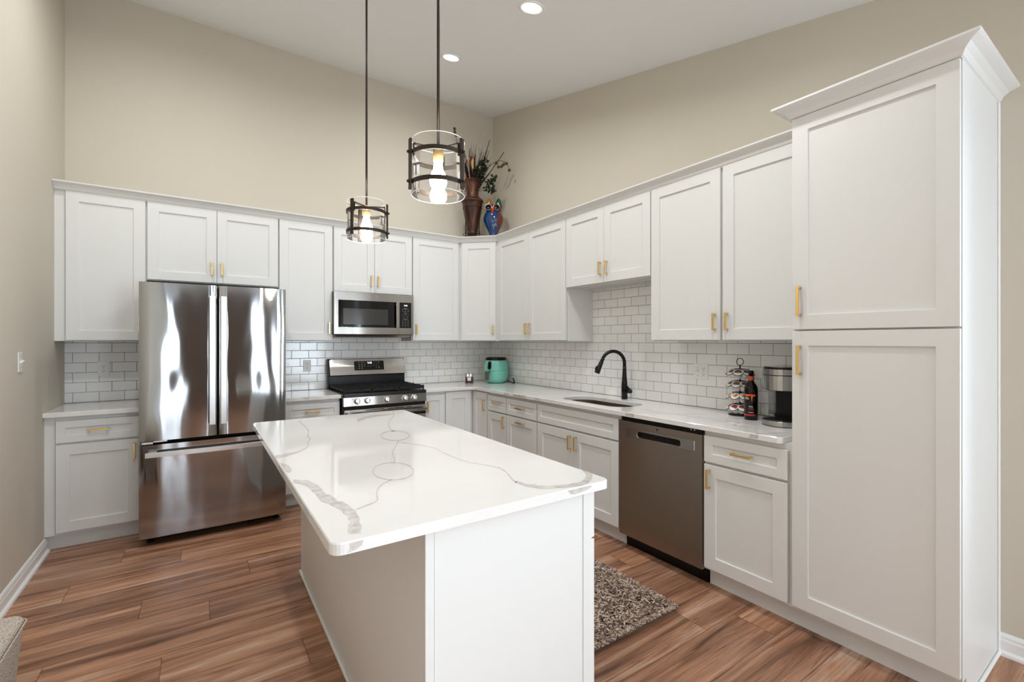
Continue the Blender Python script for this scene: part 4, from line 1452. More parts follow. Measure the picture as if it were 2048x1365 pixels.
# raised surround of the pocket
pr = rrect(DW0 - 2.083, 0.7425, DW0 - 1.574, 0.8055, 0.010, 4)
inn = rrect(rx0 - 0.004, rz0 - 0.004, rx1 + 0.004, rz1 + 0.004, 0.018, 4)
n = len(pr)
pm = MB(T)
pm.add([(x, -0.0022, z) for x, z in offset_poly(pr, 0.002)] + [(x, -0.0022, z) for x, z in inn] + [(x, 0.0, z) for x, z in pr] + [(x, 0.001, z) for x, z in offset_poly(inn, 0.002)],
       [(i, (i + 1) % n, (i + 1) % n + n, i + n) for i in range(n)] + [(i + 2 * n, (i + 1) % n + 2 * n, (i + 1) % n, i) for i in range(n)] +
       [(i + n, (i + 1) % n + n, (i + 1) % n + 3 * n, i + 3 * n) for i in range(n)])
pm.build('pocket_surround', M['steel_flat'], d)
bm_ = MB(T)
badge(bm_, (DW0 - 1.831, -0.0003, 0.826), (1, 0, 0), (0, 0, 1), 0.008)
bm_.build('badge', [M['black'], M['mark']], d)
tp = MB().box((2.322, DW1 + 0.0005, 0.8475), (2.40, DW0 - 0.020, 0.8755)).build('top_control_strip', M['black'], r, bevel=0.002)
mk = MB()
for y in (1.600, 1.578):
    mk.box((2.3212, y - 0.003, 0.862), (2.3222, y + 0.003, 0.868))
mk.build('indicator_marks', M['plate'], tp)

# ------------------------------------------------------------------ sink and faucet
r = thing('kitchen_sink', 'stainless steel undermount sink set into the long countertop', 'sink', (2.56, 2.555, 0.68), 0)
sb = MB()
lv = [(-0.004, CTB - 0.001), (-0.004, CTB - 0.02), (0.004, 0.735), (0.018, 0.700), (0.045, 0.690)]
loops = []
for ins, z in lv:
    loops.append([(x, y, z) for x, y in rrect(SX0 + ins, SY0 + ins, SX1 - ins, SY1 - ins, 0.125 - ins * 0.5, 8)])
k = len(loops[0])
vs = [p for lp in loops for p in lp]
fs = []
for j in range(len(lv) - 1):
    for i in range(k):
        i2 = (i + 1) % k
        fs.append((j * k + i2, j * k + i, (j + 1) * k + i, (j + 1) * k + i2))
fs.append(tuple((len(lv) - 1) * k + i for i in range(k)))
sb.add(vs, fs, 0, True)
# flange under the stone
fl = [(x, y, CTB - 0.001) for x, y in rrect(SX0 - 0.02, SY0 - 0.02, SX1 + 0.02, SY1 + 0.02, 0.135, 8)]
sb.add(fl + loops[0], [(i, (i + 1) % k, (i + 1) % k + k, i + k) for i in range(k)], 0)
o = sb.build('basin', M['sinksteel'], r)
MB().lathe([(0.055, 0.0), (0.055, 0.004), (0.040, 0.004), (0.030, 0.001), (0.0001, 0.001)], (2.56, 2.555, 0.690), 24).build('drain', M['chrome'], r)

r = thing('kitchen_faucet', 'matte black gooseneck pull-down kitchen faucet behind the sink', 'faucet', (2.809, 2.539, CT), 0)
fx, fy = 2.809, 2.539
MB().lathe([(0.0245, 0.0), (0.0245, 0.095), (0.022, 0.135), (0.0175, 0.185), (0.0150, 0.235), (0.0142, 0.262)], (fx, fy, CT), 28).build('body', M['matte_black'], r)
dv = Vector((-0.90, 0.435)).normalized()
R_ = 0.094
zc_ = 0.286
pts = [(fx, fy, CT + 0.258), (fx, fy, CT + zc_)]
for i in range(1, 15):
    a = pi * i / 14 * 0.90
    q = R_ * (1 - cos(a))
    pts.append((fx + dv.x * q, fy + dv.y * q, CT + zc_ + R_ * 1.02 * sin(a)))
end = Vector(pts[-1])
tdir = (end - Vector(pts[-2])).normalized()
pts.append(tuple(end + tdir * 0.012))
MB().tube(pts, 0.0137, 16).build('spout', M['matte_black'], r)
p0 = end + tdir * 0.008
sh_ = MB().tube([tuple(p0), tuple(p0 + tdir * 0.02), tuple(p0 + tdir * 0.06), tuple(p0 + tdir * 0.105), tuple(p0 + tdir * 0.108)], [0.0148, 0.0165, 0.0185, 0.0215, 0.0195], 20)
d = sh_.build('spray_head', M['matte_black'], r)
side = Vector((dv.x, dv.y, -0.2)).normalized()
b0 = p0 + tdir * 0.058 + side * 0.017
MB().tube([tuple(b0 - tdir * 0.018), tuple(b0 - tdir * 0.008 + side * 0.008), tuple(b0 + tdir * 0.012 + side * 0.008), tuple(b0 + tdir * 0.024)], [0.005, 0.0085, 0.0085, 0.005], 10).build('button', M['matte_black'], d)
hv = Vector((0.10, -1.0, 0)).normalized()
h0 = Vector((fx, fy, CT + 0.066))
hm = MB().tube([tuple(h0 + hv * 0.018), tuple(h0 + hv * 0.062), tuple(h0 + hv * 0.066)], [0.0165, 0.0165, 0.013], 18)
lv0 = h0 + hv * 0.050 + Vector((0, 0, 0.012))
hm.tube([tuple(lv0), tuple(lv0 - hv * 0.030 + Vector((-0.012, 0, 0.040))), tuple(lv0 - hv * 0.044 + Vector((-0.018, 0, 0.068)))], [0.0075, 0.0065, 0.006], 10)
hm.build('lever', M['matte_black'], r)


# ------------------------------------------------------------------ outlets and switch
def receptacle(mb, cx, cz, y, mi_w=0, mi_d=1):
    """one rounded socket face seen from the front; local x right, z up, front at y"""
    n = 20
    pts = []
    for i in range(n):
        a = 2 * pi * i / n
        pts.append((cx + 0.0165 * cos(a) * (1 if abs(cos(a)) < 0.86 else 0.95), max(-0.0135, min(0.0135, 0.0165 * sin(a))) + cz))
    mb.add([(x, y - 0.0016, z) for x, z in pts] + [(x, y, z) for x, z in pts], [tuple(range(n))] + [(i, i + n, (i + 1) % n + n, (i + 1) % n) for i in range(n)], mi_w)
    for dx, hh in ((-0.0062, 0.0045), (0.0062, 0.0037)):
        mb.box((cx + dx - 0.0013, y - 0.0020, cz + 0.001 - hh + 0.002), (cx + dx + 0.0013, y - 0.0015, cz + 0.001 + hh + 0.002), mi_d)
    mb.lathe([(0.0026, 0)], (cx, y, cz), 3, mi_d) if False else mb.box((cx - 0.0024, y - 0.0020, cz - 0.0095), (cx + 0.0024, y - 0.0015, cz - 0.005), mi_d)


def outlet(name, label, loc, rz, gangs=('outlet',), cat='outlet'):
    r = thing(name, label, cat, loc, rz)
    w = 0.068 + 0.045 * (len(gangs) - 1)
    mb = MB()
    mb.box((-w / 2, -0.005, -0.0555), (w / 2, 0, 0.0555))
    mb.build('cover_plate', M['plate'], r, bevel=0.0025, world=False)
    for i, gk in enumerate(gangs):
        cx = (i - (len(gangs) - 1) / 2) * 0.045
        if gk == 'outlet':
            for s in (1, -1):
                q = MB()
                receptacle(q, cx, s * 0.0195, -0.005)
                q.build('socket', [M['plate'], M['slot']], r, world=False)
        else:
            q = MB()
            q.box((cx - 0.005, -0.006, -0.012), (cx + 0.005, -0.0045, 0.012))
            q.add([(cx - 0.0045, -0.006, -0.006), (cx + 0.0045, -0.006, -0.006), (cx + 0.0045, -0.006, 0.008), (cx - 0.0045, -0.006, 0.008),
                   (cx - 0.004, -0.020, 0.006), (cx + 0.004, -0.020, 0.006), (cx + 0.004, -0.018, 0.013), (cx - 0.004, -0.018, 0.013)],
                  [(0, 4, 5, 1), (1, 5, 6, 2), (2, 6, 7, 3), (3, 7, 4, 0), (4, 7, 6, 5)])
            q.build('toggle', M['plate'], r, world=False)
    sc = MB()
    for i, gk in enumerate(gangs):
        cx = (i - (len(gangs) - 1) / 2) * 0.045
        for z in ((0.0,) if gk == 'outlet' else (0.03, -0.03)):
            sc.box((cx - 0.002, -0.0058, z - 0.002), (cx + 0.002, -0.005, z + 0.002))
    sc.build('screw', M['slot'], r, world=False)
    return r


YT = YB - 0.0092
outlet('wall_outlet', 'white wall outlet on the tiles left of the refrigerator', (-0.613, YT, 1.157), 0)
outlet('wall_outlet', 'white wall outlet on the tiles between refrigerator and range', (0.838, YT, 1.135), 0)
outlet('wall_outlet', 'white wall outlet on the back wall tiles right of the range', (2.151, YT, 1.128), 0)
XT = XR - 0.0092
outlet('wall_outlet', 'white wall outlet on the right wall tiles between air fryer and faucet', (XT, 3.563, 1.147), -pi / 2)
outlet('wall_outlet', 'wide white switch and outlet plate on the tiles left of the coffee pod carousel', (XT, 1.9215, 1.157), -pi / 2, ('switch', 'outlet'))
outlet('light_switch', 'white light switch on the beige left wall', (XL + 0.0005, 3.655, 1.252), pi / 2, ('switch',), 'light switch')


# ------------------------------------------------------------------ pendant lamps
def pendant(x, y, label, phis):
    """phis: bearings of the three straps, measured from the side facing the room entrance"""
    r = thing('pendant_lamp', label, 'pendant lamp', (x, y, 2.07), 0, 'pendant lamps over the island')
    zc = ceil_z(y)
    MB().tube([(x, y, 2.045), (x, y, zc - 0.02)], 0.0052, 10).build('rod', M['bronze'], r)
    MB().lathe([(0.0001, -0.004), (0.055, -0.004), (0.062, 0.004), (0.062, 0.030), (0.0001, 0.030)], (x, y, zc - 0.022), 28).build('canopy', M['bronze'], r)
    R = 0.0915
    zb, zt = 1.878, 2.066
    g = MB()
    n = 64
    g.lathe([(R, zb), (R, zt)], (x, y, 0), n)
    g.f = g.f[:n]
    g.m = g.m[:n]
    g.s = g.s[:n]
    sh = g.build('glass_shade', M['glass'], r)
    for z in (zb, zt):
        rim = MB()
        rim.tube([(x + R * cos(2 * pi * i / n), y + R * sin(2 * pi * i / n), z) for i in range(n)], 0.0013, 6, closed=True)
        rim.build('rim', M['glassrim'], sh)
    for z in (1.912, 2.012):
        bm_ = MB()
        ro, ri, h = R + 0.0055, R + 0.0025, 0.0075
        bm_.lathe([(ri, z - h), (ro, z - h), (ro, z + h), (ri, z + h)], (x, y, 0), n, sm=False, closed=True)
        bm_.build('band', M['bronze'], r)
    to = math.atan2(-y, -x)      # bearing of the straps starts here
    for ph in phis:
        a = to + radians(ph)
        T = Matrix.Translation((x, y, 0)) @ Matrix.Rotation(a, 4, 'Z')
        q = MB(T)
        q.box((R + 0.0056, -0.0085, 1.886), (R + 0.0135, 0.0085, 2.057))
        st = q.build('strap', M['bronze'], r, bevel=0.001)
        q = MB(T)
        q.box((0.0, -0.0065, 2.0395), (R - 0.002, 0.0065, 2.0445))
        q.box((R - 0.004, -0.0065, 2.0005), (R - 0.001, 0.0065, 2.0445))
        q.build('arm', M['bronze'], r)
        for z in (1.912, 2.012):
            b = MB(T @ Matrix.Translation((R + 0.0134, 0, z)) @ Matrix.Rotation(pi / 2, 4, 'Y'))
            b.lathe([(0.0052, 0), (0.0052, 0.005), (0.0036, 0.0075), (0.0001, 0.008)], (0, 0, 0), 8)
            b.build('bolt', M['bronze'], st)
    MB().lathe([(0.0001, 2.046), (0.0185, 2.046), (0.0185, 2.000), (0.0001, 2.000)][::-1], (x, y, 0), 20).build('socket', M['socket'], r)
    MB().lathe([(0.0001, 1.898), (0.010, 1.8985), (0.020, 1.904), (0.0275, 1.915), (0.0300, 1.928), (0.0290, 1.942), (0.0235, 1.957), (0.0165, 1.972), (0.0140, 1.9995)], (x, y, 0), 20).build('bulb', M['bulb'], r)
    return r


pendant(0.690, 1.477, 'larger looking lit glass cylinder pendant with bronze straps, nearer one over the island', (171.5, 51.5, -68.5))
pendant(0.690, 2.315, 'smaller looking lit glass cylinder pendant with bronze straps, hanging nearer the refrigerator', (199, 79, -41))


# ------------------------------------------------------------------ recessed ceiling lights
def can(x, y, label, power=CAN_POWER):
    z = ceil_z(y)
    r = thing('recessed_light', label, 'ceiling light', (x, y, z), 0, 'recessed ceiling lights')
    T = Matrix.Translation((x, y, z)) @ Matrix.Rotation(math.atan(0.24), 4, 'X')
    t = MB(T)
    t.lathe([(0.086, 0.004), (0.086, -0.003), (0.080, -0.006), (0.061, -0.004), (0.058, 0.002)], (0, 0, 0), 40)
    t.f = t.f[:160]
    t.m = t.m[:160]
    t.s = t.s[:160]
    t.build('trim_ring', M['trim'], r)
    t = MB(T)
    n = 40
    t.add([(0.0595 * cos(2 * pi * i / n), 0.0595 * sin(2 * pi * i / n), -0.0015) for i in range(n)], [tuple(reversed(range(n)))])
    t.build('lens', M['led'], r)
    d = bpy.data.lights.new('ceiling_glow', 'AREA')
    d.shape = 'DISK'
    d.size = 0.11
    d.energy = power
    d.color = (0.95, 0.975, 1.0)
    d.spread = radians(160)
    o = bpy.data.objects.new('ceiling_glow', d)
    COL.objects.link(o)
    o.parent = r
    o.location = (0, 0, -0.012)
    o.rotation_euler = (math.atan(0.24), 0, 0)
    return r


can(1.745, 2.351, 'lit recessed ceiling light at the top of the picture, right of the pendant rods')
can(1.757, 3.511, 'lit recessed ceiling light nearest the back wall, just right of the nearer pendant rod')
can(1.745, 1.150, 'recessed ceiling light above the pantry end of the kitchen')
can(-0.15, 3.40, 'unseen ceiling light added above the refrigerator side', CAN_POWER * 1.0)  # out-of-view lamp put in to brighten the left wall
can(-0.15, 2.20, 'unseen ceiling light added over the aisle left of the island', CAN_POWER * 1.15)  # second added lamp, stronger, filling the left side from out of view

# ------------------------------------------------------------------ air fryer
ax, ay = 2.726, 4.336
r = thing('air_fryer', 'mint green egg-shaped air fryer with black lid in the countertop corner', 'air fryer', (ax, ay, CT), 0)
fb = MB()
fb.lathe([(0.0001, 0.004), (0.098, 0.004), (0.106, 0.012), (0.112, 0.020), (0.120, 0.022), (0.132, 0.055), (0.138, 0.100), (0.139, 0.142), (0.136, 0.185), (0.128, 0.230), (0.1205, 0.252), (0.0001, 0.252)], (ax, ay, CT), 48)
fb.build('body', M['teal'], r)
MB().lathe([(0.1200, 0.250), (0.1200, 0.262), (0.112, 0.280), (0.104, 0.284), (0.0001, 0.286)], (ax, ay, CT), 48).build('lid', M['black'], r)
MB().lathe([(0.138, 0.1395), (0.1402, 0.1405), (0.1402, 0.1425), (0.138, 0.1435)], (ax, ay, CT), 48, closed=True).build('basket_seam', M['tealdark'], r)
MB().lathe([(0.060, 0), (0.095, 0), (0.095, 0.004), (0.060, 0.004)], (ax, ay, CT), 32, closed=True).build('foot_ring', M['black'], r)
fd = math.atan2(-0.436, -0.90)


def on_fryer(u, z, out):
    """point on the round body: u metres sideways from the front, z up"""
    prof = [(0.022, 0.120), (0.055, 0.132), (0.100, 0.138), (0.142, 0.139), (0.185, 0.136), (0.230, 0.128), (0.252, 0.1205)]
    R = prof[-1][1]
    for (z0, r0), (z1, r1) in zip(prof, prof[1:]):
        if z0 <= z <= z1:
            R = r0 + (r1 - r0) * (z - z0) / (z1 - z0)
    a = fd + u / 0.137
    return (ax + (R + out) * cos(a), ay + (R + out) * sin(a), CT + z)


pm = MB()
n = 28
rows = []
for q in (1.0, 0.55, 0.0):
    for i in range(n):
        a = 2 * pi * i / n
        du = 0.0235 * cos(a) * q
        dz = (0.0235 * sin(a) + (0.021 if sin(a) > 0 else -0.021)) * q
        rows.append(on_fryer(du, 0.198 + dz, 0.003))
    if q == 0.0:
        break
edge = []
for i in range(n):
    a = 2 * pi * i / n
    edge.append(on_fryer(0.0245 * cos(a), 0.198 + 0.0245 * sin(a) + (0.021 if sin(a) > 0 else -0.021), -0.001))
pm.add(rows + edge, [(i, (i + 1) % n, (i + 1) % n + n, i + n) for i in range(n)] + [(i + n, (i + 1) % n + n, (i + 1) % n + 2 * n, i + 2 * n) for i in range(n)] +
       [(i + 3 * n, (i + 1) % n + 3 * n, (i + 1) % n, i) for i in range(n)], 0, True)
cp = pm.build('control_panel', M['black_glass'], r)
hm = MB()
hw = 0.017
strap = [(0.136, 0.000), (0.136, 0.052), (0.130, 0.058), (0.090, 0.062), (0.045, 0.066), (0.040, 0.064)]
stin = [(0.122, 0.000), (0.122, 0.040), (0.118, 0.044), (0.090, 0.048), (0.048, 0.052), (0.042, 0.056)]
vs = []
for s in (-hw, hw):
    for z, o in strap:
        vs.append(on_fryer(s, z, o))
    for z, o in stin:
        vs.append(on_fryer(s, z, o))
k = 6
fs = []
for i in range(k - 1):
    fs.append((i, i + 1, i + 1 + 2 * k, i + 2 * k))
    fs.append((i + k, i + 3 * k, i + 1 + 3 * k, i + 1 + k))
    fs.append((i, i + k, i + 1 + k, i + 1))
    fs.append((i + 2 * k, i + 1 + 2 * k, i + 1 + 3 * k, i + 3 * k))
fs.append((k - 1, 2 * k - 1, 4 * k - 1, 3 * k - 1))
hm.add(vs, fs)
hm.build('handle', M['grey_handle'], r, bevel=0.002)
cd = [(ax + 0.09, ay - 0.09, CT + 0.03), (ax + 0.105, ay - 0.13, CT + 0.012), (ax + 0.100, ay - 0.17, CT + 0.008)]
for i in range(13):
    a = -0.5 + 2 * pi * i / 12
    cd.append((ax + 0.100 + 0.012 * sin(a * 0.5), ay - 0.195 - 0.026 * cos(a) + 0.0, CT + 0.032 - 0.026 * cos(a + 0.6)))
cd.append((ax + 0.085, ay - 0.20, CT + 0.006))
MB().tube(cd, 0.0042, 8).build('power_cord', M['black'], r)

# ------------------------------------------------------------------ candle
cx, cy = 2.425, 4.405
r = thing('jar_candle', 'small lit jar candle with amber wax and white label near the corner', 'candle', (cx, cy, CT), 0)
MB().lathe([(0.0001, 0.012), (0.043, 0.012), (0.043, 0.072), (0.0001, 0.072)], (cx, cy, CT), 28).build('wax', M['amber'], r)
MB().lathe([(0.046, 0.0), (0.047, 0.004), (0.047, 0.112), (0.0455, 0.112)], (cx, cy, CT), 36).build('glass_jar', M['clear'], r)
MB().lathe([(0.0001, 0.0008), (0.041, 0.0008), (0.042, 0.010), (0.0001, 0.010)], (cx, cy, CT), 28).build('glass_base', M['chrome'], r)
lm = MB()
n = 8
a0 = math.atan2(-cy, -cx)
vs = []
for i in range(n + 1):
    a = a0 - 0.42 + 0.84 * i / n
    for z in (0.036, 0.070):
        vs.append((cx + 0.0476 * cos(a), cy + 0.0476 * sin(a), CT + z))
lm.add(vs, [(2 * i, 2 * i + 2, 2 * i + 3, 2 * i + 1) for i in range(n)], 0, True)
lb = lm.build('label', M['label_white'], r)
lt = MB()
nd = Vector((cos(a0), sin(a0), 0))
ux = Vector((-nd.y, nd.x, 0))
for z, w in ((0.060, 0.013), (0.055, 0.010), (0.046, 0.012)):
    p = Vector((cx, cy, CT + z)) + nd * 0.0479
    lt.add([tuple(p - ux * w), tuple(p + ux * w), tuple(p + ux * w + Vector((0, 0, 0.002))), tuple(p - ux * w + Vector((0, 0, 0.002)))], [(0, 1, 2, 3)])
lt.build('print', M['mark'], lb)
for dx in (-0.016, 0.016):
    MB().lathe([(0.001, 0.072), (0.001, 0.080)], (cx + ux.x * dx, cy + ux.y * dx, CT), 6).build('wick', M['black'], r)
    MB().lathe([(0.0001, 0.078), (0.005, 0.082), (0.0062, 0.087), (0.004, 0.096), (0.0001, 0.106)], (cx + ux.x * dx, cy + ux.y * dx, CT), 12).build('flame', M['flame'], r)

# ------------------------------------------------------------------ coffee pod carousel
kx, ky = 2.803, 1.585
r = thing('pod_carousel', 'black wire carousel holding rings of coffee pods by the tile wall', 'carousel', (kx, ky, CT), 0)
MB().lathe([(0.0001, 0.0), (0.066, 0.0), (0.068, 0.003), (0.066, 0.007), (0.0001, 0.009)], (kx, ky, CT), 32).build('base', M['matte_black'], r)
MB().tube([(kx, ky, CT + 0.006), (kx, ky, CT + 0.312)], 0.0042, 10).build('pole', M['matte_black'], r)
view = Vector((-kx, -ky, 0)).normalized()
rgt = Vector((view.y, -view.x, 0)) * -1
cen = Vector((kx, ky, CT + 0.3335))
vr = Vector((-0.8276, 0.5613, 0))
MB().tube([tuple(cen + vr * (0.022 * cos(2 * pi * i / 28)) + Vector((0, 0, 0.022 * sin(2 * pi * i / 28)))) for i in range(28)], 0.0021, 8, closed=True).build('carry_ring', M['matte_black'], r)
tiers = [(0.268, (-54, -8, 38, 84, 130, 176, 222, 268)), (0.194, (-63, -17, 29)), (0.122, (-70, -25, 20)), (0.050, (-77, -31, 14))]
va = math.atan2(view.y, view.x)
RP = 0.062
TILT = radians(42)
slots = []
for ti, (z, ph) in enumerate(tiers):
    full = [ph[0] + 46 * i for i in range(8)][:8]
    tm = MB()
    tm.tube([(kx + 0.034 * cos(2 * pi * i / 32), ky + 0.034 * sin(2 * pi * i / 32), CT + z + 0.020) for i in range(32)], 0.0016, 6, closed=True)
    for i in range(4):
        a = va + radians(full[0] + 90 * i)
        tm.tube([(kx, ky, CT + z + 0.020), (kx + 0.034 * cos(a), ky + 0.034 * sin(a), CT + z + 0.020)], 0.0014, 6)
    for i, p in enumerate([ph[0] + 45 * q for q in range(8)]):
        # positive angles run to the viewer's right
        a = va + radians(p)
        T = Matrix.Translation((kx + RP * cos(a), ky + RP * sin(a), CT + z)) @ Matrix.Rotation(a, 4, 'Z') @ Matrix.Rotation(TILT, 4, 'Y')
        rr_ = MB(T)
        ring = [tuple(T @ Vector((0.0268 * cos(2 * pi * j / 24), 0.0268 * sin(2 * pi * j / 24), 0.001))) for j in range(24)]
        tm.tube(ring, 0.0021, 6, closed=True)
        if i < 3:
            slots.append((ti, i, T))
    tm.build('pod_tier', M['matte_black'], r)
kinds = [['podbrown'] * 3, ['podbrown'] * 3, ['podorange'] * 3, ['podred', 'podred', 'podred']]
tn = ['top', 'second', 'third', 'bottom']
pn = ['left', 'middle', 'right']
ln = {'podbrown': 'brown', 'podorange': 'orange', 'podred': 'red'}
protos = {}
for ti, i, T in slots:
    kd = kinds[ti][i]
    lab = 'white coffee pod with %s lid, %s pod in the %s tier of the carousel' % (ln[kd], pn[i], tn[ti])
    loc = T.to_translation()
    eul = T.to_euler()
    if kd not in protos:
        q = thing('coffee_pod', lab, 'coffee pod', (0, 0, 0), 0, 'coffee pods on the carousel')
        MB().lathe([(0.0001, -0.040), (0.0160, -0.040), (0.0178, -0.037), (0.0215, -0.004), (0.0225, 0.002)], (0, 0, 0), 22).build('cup', M['podcup'], q)
        MB().lathe([(0.0225, 0.0018), (0.0262, 0.0018), (0.0262, 0.0036), (0.0225, 0.0042), (0.0001, 0.0042)], (0, 0, 0), 24).build('lid', M['podrim'], q)
        pr_ = MB()
        a0 = {'podbrown': 1.3, 'podorange': 0.7, 'podred': 1.0}[kd]
        nn = 18
        pts_ = [(0.0215 * cos(a0 + 1.15 * pi * t / nn), 0.0215 * sin(a0 + 1.15 * pi * t / nn), 0.0046) for t in range(nn + 1)]
        if kd == 'podorange':
            pts_ = [(0.019 * cos(a0), 0.019 * sin(a0), 0.0046), (0.006, 0.012, 0.0046), (-0.010, 0.016, 0.0046), (-0.019, 0.004, 0.0046), (-0.006, -0.006, 0.0046), (0.004, -0.014, 0.0046)]
        pr_.add(pts_, [tuple(range(len(pts_)))])
        pr_.build('lid_print', M[kd], q)
        protos[kd] = q
    else:
        q = dup(protos[kd], label=lab)
    q.location = loc
    q.rotation_euler = eul

# ------------------------------------------------------------------ syrup bottle
bx, by = 2.694, 1.456
r = thing('syrup_bottle', 'dark syrup bottle with orange drip label in front of the pod carousel', 'bottle', (bx, by, CT), 0)
MB().lathe([(0.0001, 0.0), (0.034, 0.0), (0.0372, 0.004), (0.0372, 0.178), (0.035, 0.194), (0.027, 0.210), (0.0175, 0.222), (0.0150, 0.230), (0.0150, 0.262), (0.0001, 0.262)], (bx, by, CT), 36).build('body', M['syrup'], r)
MB().lathe([(0.0162, 0.2315), (0.0172, 0.2325), (0.0172, 0.2480), (0.0162, 0.2490)], (bx, by, CT), 28, closed=True).build('neck_band', M['amberband'], r)
MB().lathe([(0.0162, 0.2485), (0.0174, 0.2490), (0.0174, 0.2565), (0.0162, 0.2570)], (bx, by, CT), 28, closed=True).build('seal', M['redband'], r)
MB().lathe([(0.0001, 0.262), (0.0125, 0.262), (0.0125, 0.268), (0.0158, 0.268), (0.0150, 0.284), (0.0128, 0.289), (0.0001, 0.290)], (bx, by, CT), 24).build('cap', M['black'], r)
va2 = math.atan2(-by, -bx)


def onb(u, z, R=0.0376):
    a = va2 + u / 0.0372
    return (bx + R * cos(a), by + R * sin(a), CT + z)


def band(mb, u0, u1, lo, hi, R=0.0376, n=16, mi=0):
    vs = []
    for i in range(n + 1):
        u = u0 + (u1 - u0) * i / n
        vs += [onb(u, lo(u), R), onb(u, hi(u), R)]
    mb.add(vs, [(2 * i, 2 * i + 2, 2 * i + 3, 2 * i + 1) for i in range(n)], mi, True)


lm = MB()


def drip(u):
    z = 0.146 - 0.006 * abs(sin(u * 90))
    z -= 0.034 * math.exp(-((u - 0.004) / 0.0032) ** 2)
    return z - 0.010 * math.exp(-((u + 0.026) / 0.006) ** 2)


band(lm, -0.044, 0.024, drip, lambda u: 0.1515, n=60)
lm.build('drip_label', M['orange'], r)
lm = MB()
band(lm, -0.048, 0.022, lambda u: 0.0265, lambda u: 0.0345, n=20)
lm.build('label_stripe', M['redband'], r)
lm = MB()
nn = 24
lm.add([onb(-0.022 + 0.0155 * cos(2 * pi * i / nn), 0.128 + 0.0125 * sin(2 * pi * i / nn), 0.0379) for i in range(nn)], [tuple(range(nn))])
sl_ = lm.build('round_label', M['black'], r)
lm = MB()
import itertools
wv = []
for i in range(40):
    t = i / 39
    wv.append(onb(-0.034 + 0.024 * t, 0.128 + 0.0048 * sin(t * 26), 0.0384))
lm.tube(wv, 0.0007, 5)
wv = [onb(-0.030 + 0.018 * t / 9, 0.1205, 0.0384) for t in range(10)]
lm.tube(wv, 0.0005, 5)
lm.build('script_marks', M['label_white'], sl_)
lm = MB()
wv = [onb(-0.012 + 0.021 * t / 29, 0.0805 + 0.0028 * sin(t * 1.1), 0.0379) for t in range(30)]
lm.tube(wv, 0.0008, 5)
for z, u0, u1 in ((0.046, -0.016, 0.014), (0.0445, -0.012, 0.010)):
    band(lm, u0, u1, lambda u: z, lambda u: z + 0.0012, 0.0379, 10)
lm.build('label_lettering', M['podrim'], r)
lm = MB()
for z in (0.072, 0.066, 0.060):
    band(lm, -0.012, 0.014, lambda u: z, lambda u: z + 0.0035, 0.0378, 10)
lm.build('label_lettering', M['podred'], r)

# ------------------------------------------------------------------ coffee maker
mx, my = 2.660, 1.262
r = thing('coffee_maker', 'stainless and black pod coffee maker tucked against the pantry side', 'coffee maker', (mx, my, CT), 0)


def dshape(x0, x1, hw, n=14):
    """plan outline: half round towards the room (-x), straight back"""
    out = []
    for i in range(n + 1):
        a = pi / 2 + pi * i / n
        out.append((x0 + hw * 0.98 + hw * cos(a), my + hw * sin(a)))
    out += [(x1, my - hw), (x1, my + hw)]
    return out


HW = 0.100
x0 = mx - HW
MB().prism(dshape(x0, 2.86, HW), CT, CT + 0.0035).build('foot', M['black'], r)
b = MB().prism(dshape(x0 + 0.001, 2.85, HW - 0.001), CT + 0.0035, CT + 0.030, cham=0.002).build('base', M['steel_flat'], r)
MB().prism(dshape(x0 + 0.006, 2.80, HW - 0.006), CT + 0.030, CT + 0.036, cham=0.003).build('drip_tray', M['black'], r)
gm = MB()
for i in range(6):
    gm.box((x0 + 0.03 + i * 0.014, my - 0.06, CT + 0.036), (x0 + 0.034 + i * 0.014, my + 0.06, CT + 0.0385))
gm.build('drip_grille', M['matte_black'], r)
MB().box((2.690, my - HW + 0.004, CT + 0.030), (2.86, my + HW - 0.048, CT + 0.20)).build('column', M['black'], r, bevel=0.004)
tm = MB()
tm.prism(rrect(2.692, my + HW - 0.046, 2.86, my + HW - 0.002, 0.012, 4), CT + 0.046, CT + 0.198)
tm.build('water_tank', M['clear'], r)
MB().prism(rrect(2.694, my + HW - 0.045, 2.86, my + HW - 0.003, 0.012, 4), CT + 0.030, CT + 0.046).build('tank_base', M['steel_flat'], r)
h = MB().prism(dshape(x0 + 0.001, 2.865, HW - 0.001), CT + 0.197, CT + 0.276, cham=0.002).build('brew_head', M['steel_flat'], r)
MB().prism(dshape(x0 + 0.006, 2.86, HW - 0.004), CT + 0.194, CT + 0.1985).build('head_underside', M['black'], h)
MB().prism(dshape(x0 + 0.003, 2.863, HW - 0.003), CT + 0.2755, CT + 0.280).build('seam', M['gap'], r)
MB().prism(dshape(x0 + 0.001, 2.865, HW - 0.001), CT + 0.280, CT + 0.310, cham=0.002).build('lid', M['steel_flat'], r)
MB().prism(dshape(x0 + 0.008, 2.86, HW - 0.008), CT + 0.310, CT + 0.322, cham=0.004).build('top_rim', M['black'], r)
MB().prism(dshape(x0 + 0.016, 2.85, HW - 0.016), CT + 0.3185, CT + 0.3235, cham=0.001).build('lid_plate', M['steel_flat'], r)

